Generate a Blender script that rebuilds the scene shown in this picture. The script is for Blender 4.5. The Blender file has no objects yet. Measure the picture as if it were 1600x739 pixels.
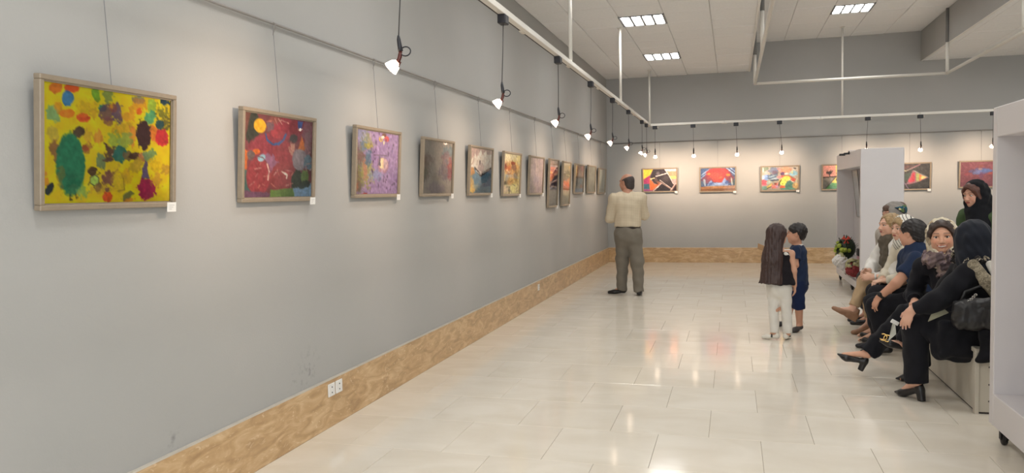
import bpy, bmesh, math, random
import numpy as np
from mathutils import Vector, Matrix

# ------------------------------------------------------------------ camera, world, exposure
S = bpy.context.scene
COL = S.collection
PI = math.pi
YAW, PITCH, ROLL, FPX, CAMX, CAMZ = 0.2801, -0.0562, -0.0198, 1200.4, 2.5439, 1.5
DEPTH = 16.219
cam_data = bpy.data.cameras.new('camera')
cam_data.sensor_fit = 'HORIZONTAL'; cam_data.sensor_width = 36.0
cam_data.lens = FPX / 1600 * 36.0; cam_data.clip_start = 0.05; cam_data.clip_end = 200
cam = bpy.data.objects.new('camera', cam_data); COL.objects.link(cam)
fw = Vector((-math.sin(YAW) * math.cos(PITCH), math.cos(YAW) * math.cos(PITCH), math.sin(PITCH)))
rt = Vector((math.cos(YAW), math.sin(YAW), 0)); up = rt.cross(fw)
rt, up = rt * math.cos(ROLL) + up * math.sin(ROLL), up * math.cos(ROLL) - rt * math.sin(ROLL)
M = Matrix((rt, up, -fw)).transposed().to_4x4(); M.translation = (CAMX, 0, CAMZ)
cam.matrix_world = M
S.camera = cam
w = bpy.data.worlds.new('world'); S.world = w; w.use_nodes = True
w.node_tree.nodes['Background'].inputs[0].default_value = (0.8, 0.85, 0.9, 1)
w.node_tree.nodes['Background'].inputs[1].default_value = 0.3
S.view_settings.view_transform = 'Standard'; S.view_settings.look = 'None'
S.view_settings.gamma = 1.0; S.view_settings.exposure = 0.6; S.view_settings.use_curve_mapping = False
PANEL_EMIT, SPOT_W, DISH_EMIT, DAY_W = 20.0, 28.0, 9.0, 230.0

# added area light at an unseen window, brightens the camera end of the hall
dl = bpy.data.lights.new('added_daylight', 'AREA'); dl.shape = 'RECTANGLE'; dl.size = 7.0; dl.size_y = 2.2; dl.energy = DAY_W; dl.color = (0.86, 0.94, 1.0)
do = bpy.data.objects.new('added_daylight', dl); COL.objects.link(do); do.location = (5.7, -5.02, 2.0); do.rotation_euler = (math.radians(90), 0, 0)

# ------------------------------------------------------------------ helpers
def lin(c):
    return tuple(((v / 255) / 12.92 if v / 255 <= 0.04045 else ((v / 255 + 0.055) / 1.055) ** 2.4) for v in c)

def mat(name, rgb, rough=0.6, metal=0.0, spec=0.5, vary=0.0, scale=8.0, bump=0.0, bscale=60.0, emit=None, estr=0.0,
        coat=0.0, alt=None, attr=None, sheen=0.0, trans=0.0, rand=0.0):
    """procedural principled material: noise varies the colour (vary/alt) and the relief (bump)"""
    m = bpy.data.materials.new(name); m.use_nodes = True
    nt = m.node_tree; b = nt.nodes['Principled BSDF']; L = nt.links.new
    c = lin(rgb)
    b.inputs['Base Color'].default_value = (*c, 1); b.inputs['Roughness'].default_value = rough
    b.inputs['Metallic'].default_value = metal; b.inputs['Specular IOR Level'].default_value = spec
    b.inputs['Coat Weight'].default_value = coat; b.inputs['Sheen Weight'].default_value = sheen
    b.inputs['Transmission Weight'].default_value = trans
    tc = nt.nodes.new('ShaderNodeTexCoord')
    if attr:
        a = nt.nodes.new('ShaderNodeAttribute'); a.attribute_name = attr
        L(a.outputs['Color'], b.inputs['Base Color'])
    elif vary or alt:
        n = nt.nodes.new('ShaderNodeTexNoise'); n.inputs['Scale'].default_value = scale; n.inputs['Detail'].default_value = 4
        L(tc.outputs['Object'], n.inputs['Vector'])
        r = nt.nodes.new('ShaderNodeValToRGB')
        c2 = lin(alt) if alt else tuple(v * (1 - vary) for v in c)
        r.color_ramp.elements[0].position = 0.35; r.color_ramp.elements[1].position = 0.65
        r.color_ramp.elements[0].color = (*c2, 1); r.color_ramp.elements[1].color = (*c, 1)
        L(n.outputs['Fac'], r.inputs['Fac']); L(r.outputs['Color'], b.inputs['Base Color'])
    if bump:
        n2 = nt.nodes.new('ShaderNodeTexNoise'); n2.inputs['Scale'].default_value = bscale; n2.inputs['Detail'].default_value = 3
        L(tc.outputs['Object'], n2.inputs['Vector'])
        bp = nt.nodes.new('ShaderNodeBump'); bp.inputs['Strength'].default_value = bump; bp.inputs['Distance'].default_value = 0.01
        L(n2.outputs['Fac'], bp.inputs['Height']); L(bp.outputs['Normal'], b.inputs['Normal'])
    if emit:
        b.inputs['Emission Color'].default_value = (*lin(emit), 1); b.inputs['Emission Strength'].default_value = estr
    return m

class MB:
    """collects simple shapes and links them as one mesh object"""
    def __init__(s): s.v = []; s.f = []
    def add(s, v, f):
        o = len(s.v); s.v += [tuple(p) for p in v]; s.f += [tuple(i + o for i in q) for q in f]; return s
    def box(s, a, b):
        (x0, y0, z0), (x1, y1, z1) = a, b
        return s.add([(x0,y0,z0),(x1,y0,z0),(x1,y1,z0),(x0,y1,z0),(x0,y0,z1),(x1,y0,z1),(x1,y1,z1),(x0,y1,z1)],
                     [(3,2,1,0),(4,5,6,7),(0,1,5,4),(1,2,6,5),(2,3,7,6),(3,0,4,7)])
    def bbox(s, a, b, e=0.003):
        """box with chamfered edges"""
        bm = bmesh.new(); t = MB().box(a, b)
        vs = [bm.verts.new(p) for p in t.v]
        for q in t.f: bm.faces.new([vs[i] for i in q])
        bmesh.ops.bevel(bm, geom=list(bm.edges), offset=e, segments=1, affect='EDGES', profile=0.5)
        bm.verts.index_update()
        s.add([v.co[:] for v in bm.verts], [[v.index for v in f.verts] for f in bm.faces]); bm.free(); return s
    def tube(s, pts, r, n=8, cap=True, closed=False):
        pts = [Vector(p) for p in pts]; k = len(pts)
        rr = r if isinstance(r, (list, tuple)) else [r] * k
        vs, fs = [], []
        ref = None
        for i, p in enumerate(pts):
            if closed: d = pts[(i + 1) % k] - pts[i - 1]
            else: d = pts[min(i + 1, k - 1)] - pts[max(i - 1, 0)]
            d = d.normalized()
            if ref is None: ref = Vector((0, 0, 1)) if abs(d.z) < 0.9 else Vector((1, 0, 0))
            a = (ref - d * ref.dot(d)).normalized(); b = d.cross(a); ref = a
            for j in range(n):
                t = 2 * PI * j / n; vs.append(p + (a * math.cos(t) + b * math.sin(t)) * rr[i])
        for i in range(k if closed else k - 1):
            i2 = (i + 1) % k
            for j in range(n):
                j2 = (j + 1) % n; fs.append((i * n + j, i * n + j2, i2 * n + j2, i2 * n + j))
        if cap and not closed:
            fs.append(tuple(reversed(range(n)))); fs.append(tuple(range((k - 1) * n, k * n)))
        return s.add(vs, fs)
    def lathe(s, prof, n=14, mtx=None, cap=True):
        """profile of (radius, height) turned about Z, then moved by mtx"""
        vs, fs = [], []
        for r, z in prof:
            for j in range(n):
                t = 2 * PI * j / n; p = Vector((r * math.cos(t), r * math.sin(t), z)); vs.append(mtx @ p if mtx else p)
        for i in range(len(prof) - 1):
            for j in range(n):
                j2 = (j + 1) % n; fs.append((i * n + j, i * n + j2, (i + 1) * n + j2, (i + 1) * n + j))
        if cap: fs.append(tuple(reversed(range(n)))); fs.append(tuple(range((len(prof) - 1) * n, len(prof) * n)))
        return s.add(vs, fs)
    def ball(s, c, r, n=10, rad=None):
        c = Vector(c); rx = rad or (r, r, r); vs, fs = [], []
        m = n // 2 + 1
        for i in range(m + 1):
            a = PI * i / m
            for j in range(n):
                t = 2 * PI * j / n
                vs.append((c.x + rx[0] * math.sin(a) * math.cos(t), c.y + rx[1] * math.sin(a) * math.sin(t), c.z - rx[2] * math.cos(a)))
        for i in range(m):
            for j in range(n):
                j2 = (j + 1) % n; fs.append((i * n + j, i * n + j2, (i + 1) * n + j2, (i + 1) * n + j))
        return s.add(vs, fs)
    def mesh(s, name, m=None, smooth=False):
        me = bpy.data.meshes.new(name); me.from_pydata(s.v, [], s.f); me.update()
        if m: me.materials.append(m)
        if smooth: me.polygons.foreach_set('use_smooth', [True] * len(me.polygons))
        return me
    def build(s, name, m=None, parent=None, smooth=False, loc=None):
        return link(name, s.mesh(name, m, smooth), parent, loc)

def link(name, data, parent=None, loc=None):
    o = bpy.data.objects.new(name, data); COL.objects.link(o)
    if parent: o.parent = parent
    if loc is not None: o.location = loc
    return o

def tag(o, label, cat, group=None, kind=None):
    o['label'] = label; o['category'] = cat
    if group: o['group'] = group
    if kind: o['kind'] = kind
    return o

def thing(name, loc, label, cat, group=None, rz=0.0):
    o = bpy.data.objects.new(name, None); COL.objects.link(o); o.location = loc; o.rotation_euler = (0, 0, rz)
    o.empty_display_size = 0.05
    return tag(o, label, cat, group)

def structure(o, label=None):
    o['kind'] = 'structure'
    if label: o['label'] = label
    return o

def copy_tree(o, parent=None):
    c = o.copy(); COL.objects.link(c)
    if parent: c.parent = parent
    for ch in o.children: copy_tree(ch, c)
    return c

# ------------------------------------------------------------------ room
HC, HCOF, X0C, X1C, XR, YB, BASEH = 3.837, 4.39, 2.89, 5.965, 10.6, -5.0, 0.307

def wall_mat():
    m = mat('grey_wall_paint', (173, 171, 167), 0.62, spec=0.25, bump=0.06, bscale=90)
    nt = m.node_tree; L = nt.links.new; b = nt.nodes['Principled BSDF']
    tc = nt.nodes['Texture Coordinate']
    n = nt.nodes.new('ShaderNodeTexNoise'); n.inputs['Scale'].default_value = 0.9; n.inputs['Detail'].default_value = 3
    L(tc.outputs['Object'], n.inputs['Vector'])
    r = nt.nodes.new('ShaderNodeValToRGB')
    r.color_ramp.elements[0].position = 0.3; r.color_ramp.elements[1].position = 0.7
    r.color_ramp.elements[0].color = (*lin((170, 169, 166)), 1); r.color_ramp.elements[1].color = (*lin((176, 174, 171)), 1)
    L(n.outputs['Fac'], r.inputs['Fac'])
    col = r.outputs['Color']
    # two scuff marks low on the left wall, broken up by noise
    n3 = nt.nodes.new('ShaderNodeTexNoise'); n3.inputs['Scale'].default_value = 22; n3.inputs['Detail'].default_value = 5
    L(tc.outputs['Object'], n3.inputs['Vector'])
    for (c, rad, amt) in (((0, 4.2, 0.43), 0.16, 0.35), ((0, 2.98, 0.36), 0.09, 0.3), ((0, 4.05, 0.38), 0.1, 0.25)):
        d = nt.nodes.new('ShaderNodeVectorMath'); d.operation = 'DISTANCE'
        L(tc.outputs['Object'], d.inputs[0]); d.inputs[1].default_value = c
        mr = nt.nodes.new('ShaderNodeMapRange'); mr.inputs['From Min'].default_value = rad; mr.inputs['From Max'].default_value = 0.0
        mr.inputs['To Max'].default_value = 1.0
        L(d.outputs['Value'], mr.inputs['Value'])
        mr2 = nt.nodes.new('ShaderNodeMapRange'); mr2.inputs['From Min'].default_value = 0.52; mr2.inputs['From Max'].default_value = 0.75
        L(n3.outputs['Fac'], mr2.inputs['Value'])
        mu = nt.nodes.new('ShaderNodeMath'); mu.operation = 'MULTIPLY'; L(mr.outputs[0], mu.inputs[0]); L(mr2.outputs[0], mu.inputs[1])
        mu2 = nt.nodes.new('ShaderNodeMath'); mu2.operation = 'MULTIPLY'; L(mu.outputs[0], mu2.inputs[0]); mu2.inputs[1].default_value = amt * 2
        mx = nt.nodes.new('ShaderNodeMix'); mx.data_type = 'RGBA'
        L(mu2.outputs[0], mx.inputs['Factor']); L(col, mx.inputs['A']); mx.inputs['B'].default_value = (*lin((95, 95, 93)), 1)
        col = mx.outputs['Result']
    L(col, b.inputs['Base Color'])
    return m
WALL = wall_mat()
structure(MB().box((-0.15, YB, 0), (0, DEPTH, HCOF + .1)).build('wall_left', WALL))
structure(MB().box((-0.15, DEPTH, 0), (XR, DEPTH + .15, HCOF + .1)).build('wall_back', WALL))
structure(MB().box((XR, YB, 0), (XR + .15, DEPTH + .15, HCOF + .1)).build('wall_right', WALL))
WX0, WX1, WZ0, WZ1 = 2.2, 9.2, 0.9, 3.1     # unseen window opening, added behind the camera to admit cool light
structure(MB().box((-0.15, YB - .15, 0), (WX0, YB, HCOF + .1)).box((WX1, YB - .15, 0), (XR + .15, YB, HCOF + .1)).box((WX0, YB - .15, 0), (WX1, YB, WZ0)).box((WX0, YB - .15, WZ1), (WX1, YB, HCOF + .1)).build('wall_front', WALL))
wf = MB()
for k in range(6): wf.box((WX0 + (WX1 - WX0) * k / 5 - .03, YB - .1, WZ0), (WX0 + (WX1 - WX0) * k / 5 + .03, YB - .04, WZ1))
wf.box((WX0, YB - .1, WZ0), (WX1, YB - .04, WZ0 + .06)).box((WX0, YB - .1, WZ1 - .06), (WX1, YB - .04, WZ1))
structure(wf.build('added_window_1', mat('added_window_frame', (225, 225, 222), .5, vary=.03)))

def stone_mat():
    m = bpy.data.materials.new('beige_travertine'); m.use_nodes = True; nt = m.node_tree; L = nt.links.new
    b = nt.nodes['Principled BSDF']; b.inputs['Roughness'].default_value = 0.3
    tc = nt.nodes.new('ShaderNodeTexCoord'); mp = nt.nodes.new('ShaderNodeMapping')
    mp.inputs['Rotation'].default_value = (0.6, 0.6, 0.5); mp.inputs['Scale'].default_value = (1, 1, 3.2)
    L(tc.outputs['Object'], mp.inputs['Vector'])
    n = nt.nodes.new('ShaderNodeTexNoise'); n.inputs['Scale'].default_value = 4.5; n.inputs['Detail'].default_value = 7; n.inputs['Distortion'].default_value = 1.2
    L(mp.outputs[0], n.inputs['Vector'])
    r = nt.nodes.new('ShaderNodeValToRGB'); e = r.color_ramp.elements
    e[0].position = 0.3; e[0].color = (*lin((172, 138, 97)), 1); e[1].position = 0.72; e[1].color = (*lin((218, 188, 146)), 1)
    k = e.new(0.5); k.color = (*lin((196, 160, 116)), 1)
    L(n.outputs['Fac'], r.inputs['Fac'])
    w_ = nt.nodes.new('ShaderNodeTexNoise'); w_.inputs['Scale'].default_value = 9; w_.inputs['Detail'].default_value = 9; w_.inputs['Distortion'].default_value = 2.5
    L(mp.outputs[0], w_.inputs['Vector'])
    r2 = nt.nodes.new('ShaderNodeValToRGB'); r2.color_ramp.elements[0].position = 0.6; r2.color_ramp.elements[1].position = 0.68
    L(w_.outputs['Fac'], r2.inputs['Fac'])
    mx = nt.nodes.new('ShaderNodeMix'); mx.data_type = 'RGBA'; mx.inputs['B'].default_value = (*lin((229, 205, 168)), 1)
    mm = nt.nodes.new('ShaderNodeMath'); mm.operation = 'MULTIPLY'; mm.inputs[1].default_value = 0.6; L(r2.outputs['Color'], mm.inputs[0])
    L(mm.outputs[0], mx.inputs['Factor']); L(r.outputs['Color'], mx.inputs['A']); L(mx.outputs['Result'], b.inputs['Base Color'])
    return m
STONE = stone_mat()
EDGE = mat('skirting_edge_trim', (204, 196, 184), 0.5, vary=0.1)
bl = structure(MB().box((0, YB, 0), (0.018, DEPTH, BASEH)).build('baseboard_left', STONE))
MB().box((0, YB, BASEH), (0.02, DEPTH, BASEH + .008)).build('edge_strip', EDGE, bl)
bb = structure(MB().box((0.018, DEPTH - .018, 0), (XR, DEPTH, BASEH)).build('baseboard_back', STONE))
MB().box((0.018, DEPTH - .02, BASEH), (XR, DEPTH, BASEH + .008)).build('edge_strip', EDGE, bb)

# floor: grout bed with 60 cm tiles laid half a tile off from row to row
def tile_mat():
    m = bpy.data.materials.new('polished_cream_tile'); m.use_nodes = True; nt = m.node_tree; L = nt.links.new
    b = nt.nodes['Principled BSDF']; b.inputs['Roughness'].default_value = 0.1; b.inputs['Specular IOR Level'].default_value = 0.62
    tc = nt.nodes.new('ShaderNodeTexCoord'); oi = nt.nodes.new('ShaderNodeObjectInfo')
    ge = nt.nodes.new('ShaderNodeNewGeometry')
    ad = nt.nodes.new('ShaderNodeVectorMath'); ad.operation = 'MULTIPLY_ADD'
    L(oi.outputs['Random'], ad.inputs[0]); ad.inputs[1].default_value = (7, 11, 3); L(ge.outputs['Position'], ad.inputs[2])
    mp = nt.nodes.new('ShaderNodeMapping'); mp.inputs['Scale'].default_value = (1.0, 1.8, 1); L(ad.outputs[0], mp.inputs['Vector'])
    n = nt.nodes.new('ShaderNodeTexNoise'); n.inputs['Scale'].default_value = 2.0; n.inputs['Detail'].default_value = 8; n.inputs['Distortion'].default_value = 0.8
    L(mp.outputs[0], n.inputs['Vector'])
    r = nt.nodes.new('ShaderNodeValToRGB'); e = r.color_ramp.elements
    e[0].position = 0.3; e[0].color = (*lin((226, 216, 200)), 1); e[1].position = 0.7; e[1].color = (*lin((236, 228, 215)), 1)
    L(n.outputs['Fac'], r.inputs['Fac']); L(r.outputs['Color'], b.inputs['Base Color'])
    n2 = nt.nodes.new('ShaderNodeTexNoise'); n2.inputs['Scale'].default_value = 3.5; n2.inputs['Detail'].default_value = 2
    L(ge.outputs['Position'], n2.inputs['Vector'])
    bp = nt.nodes.new('ShaderNodeBump'); bp.inputs['Strength'].default_value = 0.02; bp.inputs['Distance'].default_value = 0.02
    L(n2.outputs['Fac'], bp.inputs['Height']); L(bp.outputs['Normal'], b.inputs['Normal'])
    return m
TILE = tile_mat()
GROUT = mat('tile_grout', (160, 143, 120), 0.8, vary=0.2, scale=20)
floor = structure(MB().box((0, YB, -.12), (XR, DEPTH, -.004)).build('floor', GROUT))
G = 0.0010
tile_me = MB().bbox((-.3 + G, -.3 + G, -.01), (.3 - G, .3 - G, 0), 0.0012).mesh('floor_tile', TILE)
edge_cache = {}
rest = MB()
random.seed(3)
row = 0
y = 4.12 - 0.6 * 16
rown = -16
while y < DEPTH - 0.02:
    off = 0.9 if rown % 2 == 0 else 0.6
    x = off - 0.6 * 2
    while x < XR:
        x0, x1, y0, y1 = max(x, 0.018), min(x + .6, XR), max(y, YB), min(y + .6, DEPTH - .018)
        if x1 - x0 > 0.02 and y1 - y0 > 0.02:
            if y > 2.9 and x < 6.2:
                full = x1 - x0 > .599 and y1 - y0 > .599
                if full: o = link('tile', tile_me, floor, ((x0 + x1) / 2, (y0 + y1) / 2, 0))
                else:
                    key = (round(x1 - x0, 3), round(y1 - y0, 3)); a, b_ = key[0] / 2, key[1] / 2
                    if key not in edge_cache:
                        edge_cache[key] = MB().bbox((-a + G, -b_ + G, -.01), (a - G, b_ - G, 0), 0.0012).mesh('floor_tile', TILE)
                    link('tile', edge_cache[key], floor, ((x0 + x1) / 2, (y0 + y1) / 2, 0))
            else: rest.box((x0 + G, y0 + G, -.01), (x1 - G, y1 - G, 0))
        x += 0.6
    y += 0.6; rown += 1
o = rest.build('tiles', TILE, floor); o['kind'] = 'stuff'

# ceiling: backing shell, then the 60 cm mineral panels; a raised coffer runs down the hall
CEIL = mat('white_ceiling_shell', (222, 216, 210), 0.8, vary=0.05)
PANEL = mat('mineral_ceiling_panel', (240, 239, 238), 0.85, spec=0.2, vary=0.04, scale=30, bump=0.12, bscale=160)
c = MB()
c.box((0, YB, HC + .03), (X0C - .02, DEPTH, HC + .1)).box((X1C + .02, YB, HC + .03), (XR, DEPTH, HC + .1)).box((X0C - .1, YB, HCOF + .03), (X1C + .1, DEPTH, HCOF + .1))
ceiling = structure(c.build('ceiling', CEIL))
structure(MB().box((X0C - .02, YB, HC + .0), (X0C, DEPTH, HCOF + .05)).build('trim_1', WALL))
structure(MB().box((X1C, YB, HC + .0), (X1C + .02, DEPTH, HCOF + .05)).build('trim_2', WALL))
ALU = mat('white_edge_angle', (232, 228, 222), 0.5, vary=.03)
for nm, x0, x1 in (('trim_3', X0C - .03, X0C + .004), ('trim_4', X1C - .004, X1C + .03)): structure(MB().box((x0, YB, HC - .008), (x1, DEPTH, HC - .0005)).build(nm, ALU))
LAMPS = [(1.37, 10.82 + 3.0 * k, HC) for k in (-4, -3, -2, -1, 0, 1)] + [(4.43, 13.75 + 3.0 * k, HCOF) for k in (-5, -4, -3, -2, -1, 0)] + \
        [(7.6, 10.82 + 3.0 * k, HC) for k in (-4, -3, -2, -1, 0, 1)] + [(x_, -1.7, z_) for x_, z_ in ((1.37, HC), (4.43, HCOF), (7.6, HC))]
def is_lamp(x, y, z): return any(abs(x - a) < .3 and abs(y - b) < .3 and abs(z - h) < .05 for a, b, h in LAMPS)
cache = {}
def panel_grid(xa, xb, z, gx, gy, ymin):
    x = gx
    while x > xa: x -= .6
    while x < xb - .02:
        y = gy
        while y > YB: y -= .6
        while y < DEPTH - .02:
            x0, x1, y0, y1 = max(x, xa), min(x + .6, xb), max(y, YB), min(y + .6, DEPTH)
            cx_, cy_ = (x0 + x1) / 2, (y0 + y1) / 2
            if x1 - x0 > .03 and y1 - y0 > .03 and not is_lamp(cx_, cy_, z):
                key = (round(x1 - x0, 3), round(y1 - y0, 3)); a, b_ = key[0] / 2 - .0024, key[1] / 2 - .0024
                if y > ymin and x < 8.5:
                    if key not in cache: cache[key] = MB().bbox((-a, -b_, 0), (a, b_, .02), .007).mesh('ceiling_panel', PANEL)
                    link('panel', cache[key], ceiling, (cx_, cy_, z + random.uniform(0, .005)))
                else: restc.box((cx_ - a, cy_ - b_, z), (cx_ + a, cy_ + b_, z + .02))
            y += .6
        x += .6
restc = MB()
panel_grid(0, X0C, HC, 1.07, 10.52, 7.2)
panel_grid(X0C, X1C, HCOF, 4.13, 13.45, 10)
panel_grid(X1C + .02, XR, HC, 7.3, 10.52, 9.5)
o = restc.build('panels', PANEL, ceiling); o['kind'] = 'stuff'

# ceiling lights: a 60 cm frame with four glowing tubes side by side
LFRAME = mat('grey_lamp_frame', (120, 120, 122), 0.4, vary=0.03)
TUBE = mat('fluorescent_tube', (255, 255, 255), 0.3, emit=(254, 254, 251), estr=PANEL_EMIT, vary=0.01)
lf = MB()
for k in range(5):
    x = -.3 + .14625 * k; lf.box((x - .008, -.3, 0), (x + .023, .3, .03))
lf.box((-.3, -.3, 0), (.3, -.285, .03)).box((-.3, .285, 0), (.3, .3, .03)).box((-.3, -.3, .03), (.3, .3, .04))
lf_me = lf.mesh('lamp_frame', LFRAME)
tb = MB()
for i in range(7):
    a = PI * i / 6; a2 = PI * (i + 1) / 6
    if i < 6:
        tb.add([(.0560 * math.cos(a), -.284, .028 - .02 * math.sin(a)), (.0560 * math.cos(a2), -.284, .028 - .02 * math.sin(a2)),
                (.0560 * math.cos(a2), .284, .028 - .02 * math.sin(a2)), (.0560 * math.cos(a), .284, .028 - .02 * math.sin(a))], [(0, 3, 2, 1)])
tb_me = tb.mesh('lamp_tube', TUBE)
lab = {(1.37, 10.82): 'four-tube ceiling light in the low ceiling, the nearer one of the left pair',
       (1.37, 13.82): 'four-tube ceiling light in the low ceiling, the farther one near the back wall',
       (4.43, 13.75): 'four-tube ceiling light glowing in the raised part of the ceiling'}
for (x, y, z) in LAMPS:
    t = thing('ceiling_light', (x, y, z - .006), lab.get((x, round(y, 2)), 'square four-tube ceiling light farther along the hall ceiling'), 'ceiling light', 'four-tube ceiling lights')
    link('lamp_frame', lf_me, t)
    for k in range(4): link('lamp_tube', tb_me, t, (-.3 + .0156 + .0655 + .14625 * k, 0, 0))

# ------------------------------------------------------------------ tracks, poles, spot lamps
WMET = mat('white_enamelled_metal', (226, 221, 212), 0.35, vary=0.04, scale=3)
SHADE_MET = mat('shaded_white_metal', (120, 118, 116), 0.5, vary=0.06)
BLK = mat('black_plastic', (38, 38, 44), 0.45, vary=0.2)
SLOT = mat('track_slot', (62, 56, 54), 0.6, vary=0.2)
JOINT = mat('ivory_track_joint', (214, 204, 190), 0.5, vary=0.05)
ZT = 2.772
t = thing('lighting_track', (1, DEPTH - 1, ZT), 'white square-tube lighting track hung on poles along the left and back walls', 'lighting track')
def tl(a): return (a[0] - 1, a[1] - (DEPTH - 1), a[2] - ZT)
def part_box(name, a, b, m, parent, e=0.003): return MB().bbox(tl(a), tl(b), e).build(name, m, parent)
ys = [YB + .5, -1.5, .6, 2.35, 4.1, 5.85, 7.6, 9.35, 11.1, 12.85, DEPTH - 1]
for a, b in zip(ys[:-1], ys[1:]):
    r_ = part_box('rail', (.976, a + .002, ZT - .022), (1.024, b - .002, ZT + .022), WMET, t)
    MB().box(tl((.966, a + .06, ZT - .022)), tl((.9761, b - .06, ZT - .014))).build('slot', SLOT, r_)
    j = part_box('joint', (.962, b - .05, ZT - .03), (.99, b + .05, ZT - .004), JOINT, t)
xs = [.976, 2.4, 4.1, 5.75, 7.4, 9.0, XR - .4]
for a, b in zip(xs[:-1], xs[1:]):
    r_ = part_box('rail', (a + .002, DEPTH - 1.024, ZT - .022), (b - .002, DEPTH - .976, ZT + .022), WMET, t)
    MB().box(tl((a + .06, DEPTH - .976, ZT - .022)), tl((b - .06, DEPTH - .966, ZT - .014))).build('slot', SLOT, r_)
    part_box('joint', (b - .05, DEPTH - 1.0, ZT - .03), (b + .05, DEPTH - .962, ZT - .004), JOINT, t)
for (x, y, zt) in [(1, yy, HC) for yy in (.5, 4.05, 7.61, 11.17, DEPTH - 1)] + [(4.47, DEPTH - 1, HCOF), (7.95, DEPTH - 1, HC)]:
    p = MB().tube([tl((x, y, ZT + .02)), tl((x, y, zt))], .019, 12).build('pole', WMET, t, True)
    MB().lathe([(.019, 0), (.04, .012), (.04, .02)], 14, Matrix.Translation(tl((x, y, zt - .02)))).build('collar', WMET, p)

ZF = 3.335
YF = 14.28
f2 = thing('ceiling_frame', (2.93, YF, ZF), 'white tube frame hung below the raised ceiling, open towards the hall', 'ceiling frame')
def fl(a): return (a[0] - 2.93, a[1] - YF, a[2] - ZF)
XA, XB = 2.93, 5.95
MB().tube([fl((XA, YB + 1, ZF)), fl((XA, YF, ZF))], .024, 12).build('side_bar', WMET, f2, True)
MB().tube([fl((XA, YF, ZF)), fl((XB, YF, ZF))], .024, 12).build('cross_bar', WMET, f2, True)
MB().tube([fl((XB, YB + 1, ZF)), fl((XB, YF, ZF))], .024, 12).build('side_bar', WMET, f2, True)
for x in (XA, XB):
    for k in range(5):
        y = YF - 3.47 * k
        MB().tube([fl((x, y, ZF)), fl((x, y, HC))], .026, 12).build('pole', WMET, f2, True)
        MB().tube([fl((x, y, HC)), fl((x, y, HCOF))], .03, 12).build('shaded_pole_top', SHADE_MET, f2, True)  # same pole above the ceiling edge, its shade painted as darker grey

# hanging spot lamp: adapter, cord, clip handle, loop, stem, glass reflector, bulb
CORD = mat('dark_cord', (70, 68, 68), 0.6, vary=0.2)
STEM = mat('copper_brown_stem', (96, 52, 46), 0.35, metal=0.4, vary=0.2)
DISH = mat('glowing_glass_reflector', (255, 240, 225), 0.2, emit=(255, 226, 196), estr=DISH_EMIT, vary=0.02)
BULB = mat('halogen_bulb', (255, 250, 240), 0.2, emit=(255, 232, 200), estr=DISH_EMIT * 3, vary=0.02)
ad_me = MB().bbox((-.03, -.045, -.065), (.03, .045, 0), .006).mesh('adapter', BLK)
knob_me = MB().lathe([(.009, 0), (.009, .012), (.006, .016)], 10, Matrix.Translation((.02, .048, -.03)) @ Matrix.Rotation(-PI / 2, 4, 'X')).mesh('knob', JOINT, True)
def lamp_meshes(tilt):
    ax = Vector((-math.sin(tilt), 0, -math.cos(tilt)))
    R = ax.to_track_quat('Z', 'Y').to_matrix().to_4x4()
    base = Vector((-.008, 0, -.125))
    D = Matrix.Translation(base) @ R
    dish = MB().lathe([(.010, 0), (.018, .006), (.027, .02), (.034, .042), (.036, .05), (.033, .05), (.025, .024), (.012, .01)], 18, D, cap=False).mesh('reflector', DISH, True)
    bulb = MB().lathe([(.004, .008), (.009, .014), (.009, .03), (.004, .036)], 10, D).mesh('bulb', BULB, True)
    handle = MB().tube([(0, 0, 0), (0, 0, -.02), (.004, 0, -.05), (.008, 0, -.075)], [.006, .010, .012, .013], 8).mesh('handle', BLK, True)
    loop = MB().tube([(.034 + .026 * math.cos(a), 0, -.078 + .022 * math.sin(a)) for a in [2 * PI * i / 16 for i in range(16)]], .0035, 6, closed=True).mesh('loop', BLK, True)
    stem = MB().tube([(.008, 0, -.075), (.004, 0, -.10), (-.002, 0, -.115), tuple(base + ax * .006)], [.009, .011, .010, .012], 8).mesh('stem', STEM, True)
    guard = MB().tube([tuple(base + Vector((.014, 0, .0))), tuple(base + ax * .045 + Vector((.022, 0, -.026)))], [.006, .004], 6).mesh('bracket', STEM, True)
    return dish, bulb, handle, loop, stem, guard
LM = {}
def spot_lamp(x, y, face, label, group, zl=2.29, dx=0.0, dy=0.0, tilt=0.9, aim=1.75, power=1.0):
    """adapter under the track at (x, y); the lamp hangs a little to the side (dx, dy)"""
    t = thing('spot_lamp', (x, y, ZT - .022), label, 'spot lamp', group, face)
    a = link('adapter', ad_me, t); link('knob', knob_me, a)
    R = Matrix.Rotation(-face, 3, 'Z'); d = R @ Vector((dx, dy, 0))
    L0 = Vector((d.x, d.y, zl - (ZT - .022)))
    MB().tube([(0, 0, -.06), tuple(Vector((0, 0, -.06)).lerp(L0, .5) + Vector((.002, 0, 0))), tuple(L0)], .0032, 6).build('cord', CORD, t, True)
    if tilt not in LM: LM[tilt] = lamp_meshes(tilt)
    for nm, me in zip(('reflector', 'bulb', 'handle', 'loop', 'stem', 'bracket'), LM[tilt]): link(nm, me, t, L0)
    ld = bpy.data.lights.new('spot_light', 'SPOT'); ld.energy = SPOT_W * power; ld.color = (1.0, 0.76, 0.56)
    ld.spot_size = math.radians(100); ld.spot_blend = 1.0; ld.shadow_soft_size = 0.03
    lo = bpy.data.objects.new('spot_light', ld); COL.objects.link(lo); lo.parent = t
    p = L0 + Vector((-.065, 0, -.155)); lo.location = p
    tgt = Vector((-1.0, 0, aim - (ZT - .022))) 
    lo.rotation_euler = (Vector((tgt.x, p.y, tgt.z)) - p).to_track_quat('-Z', 'Y').to_euler()
    return t
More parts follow.
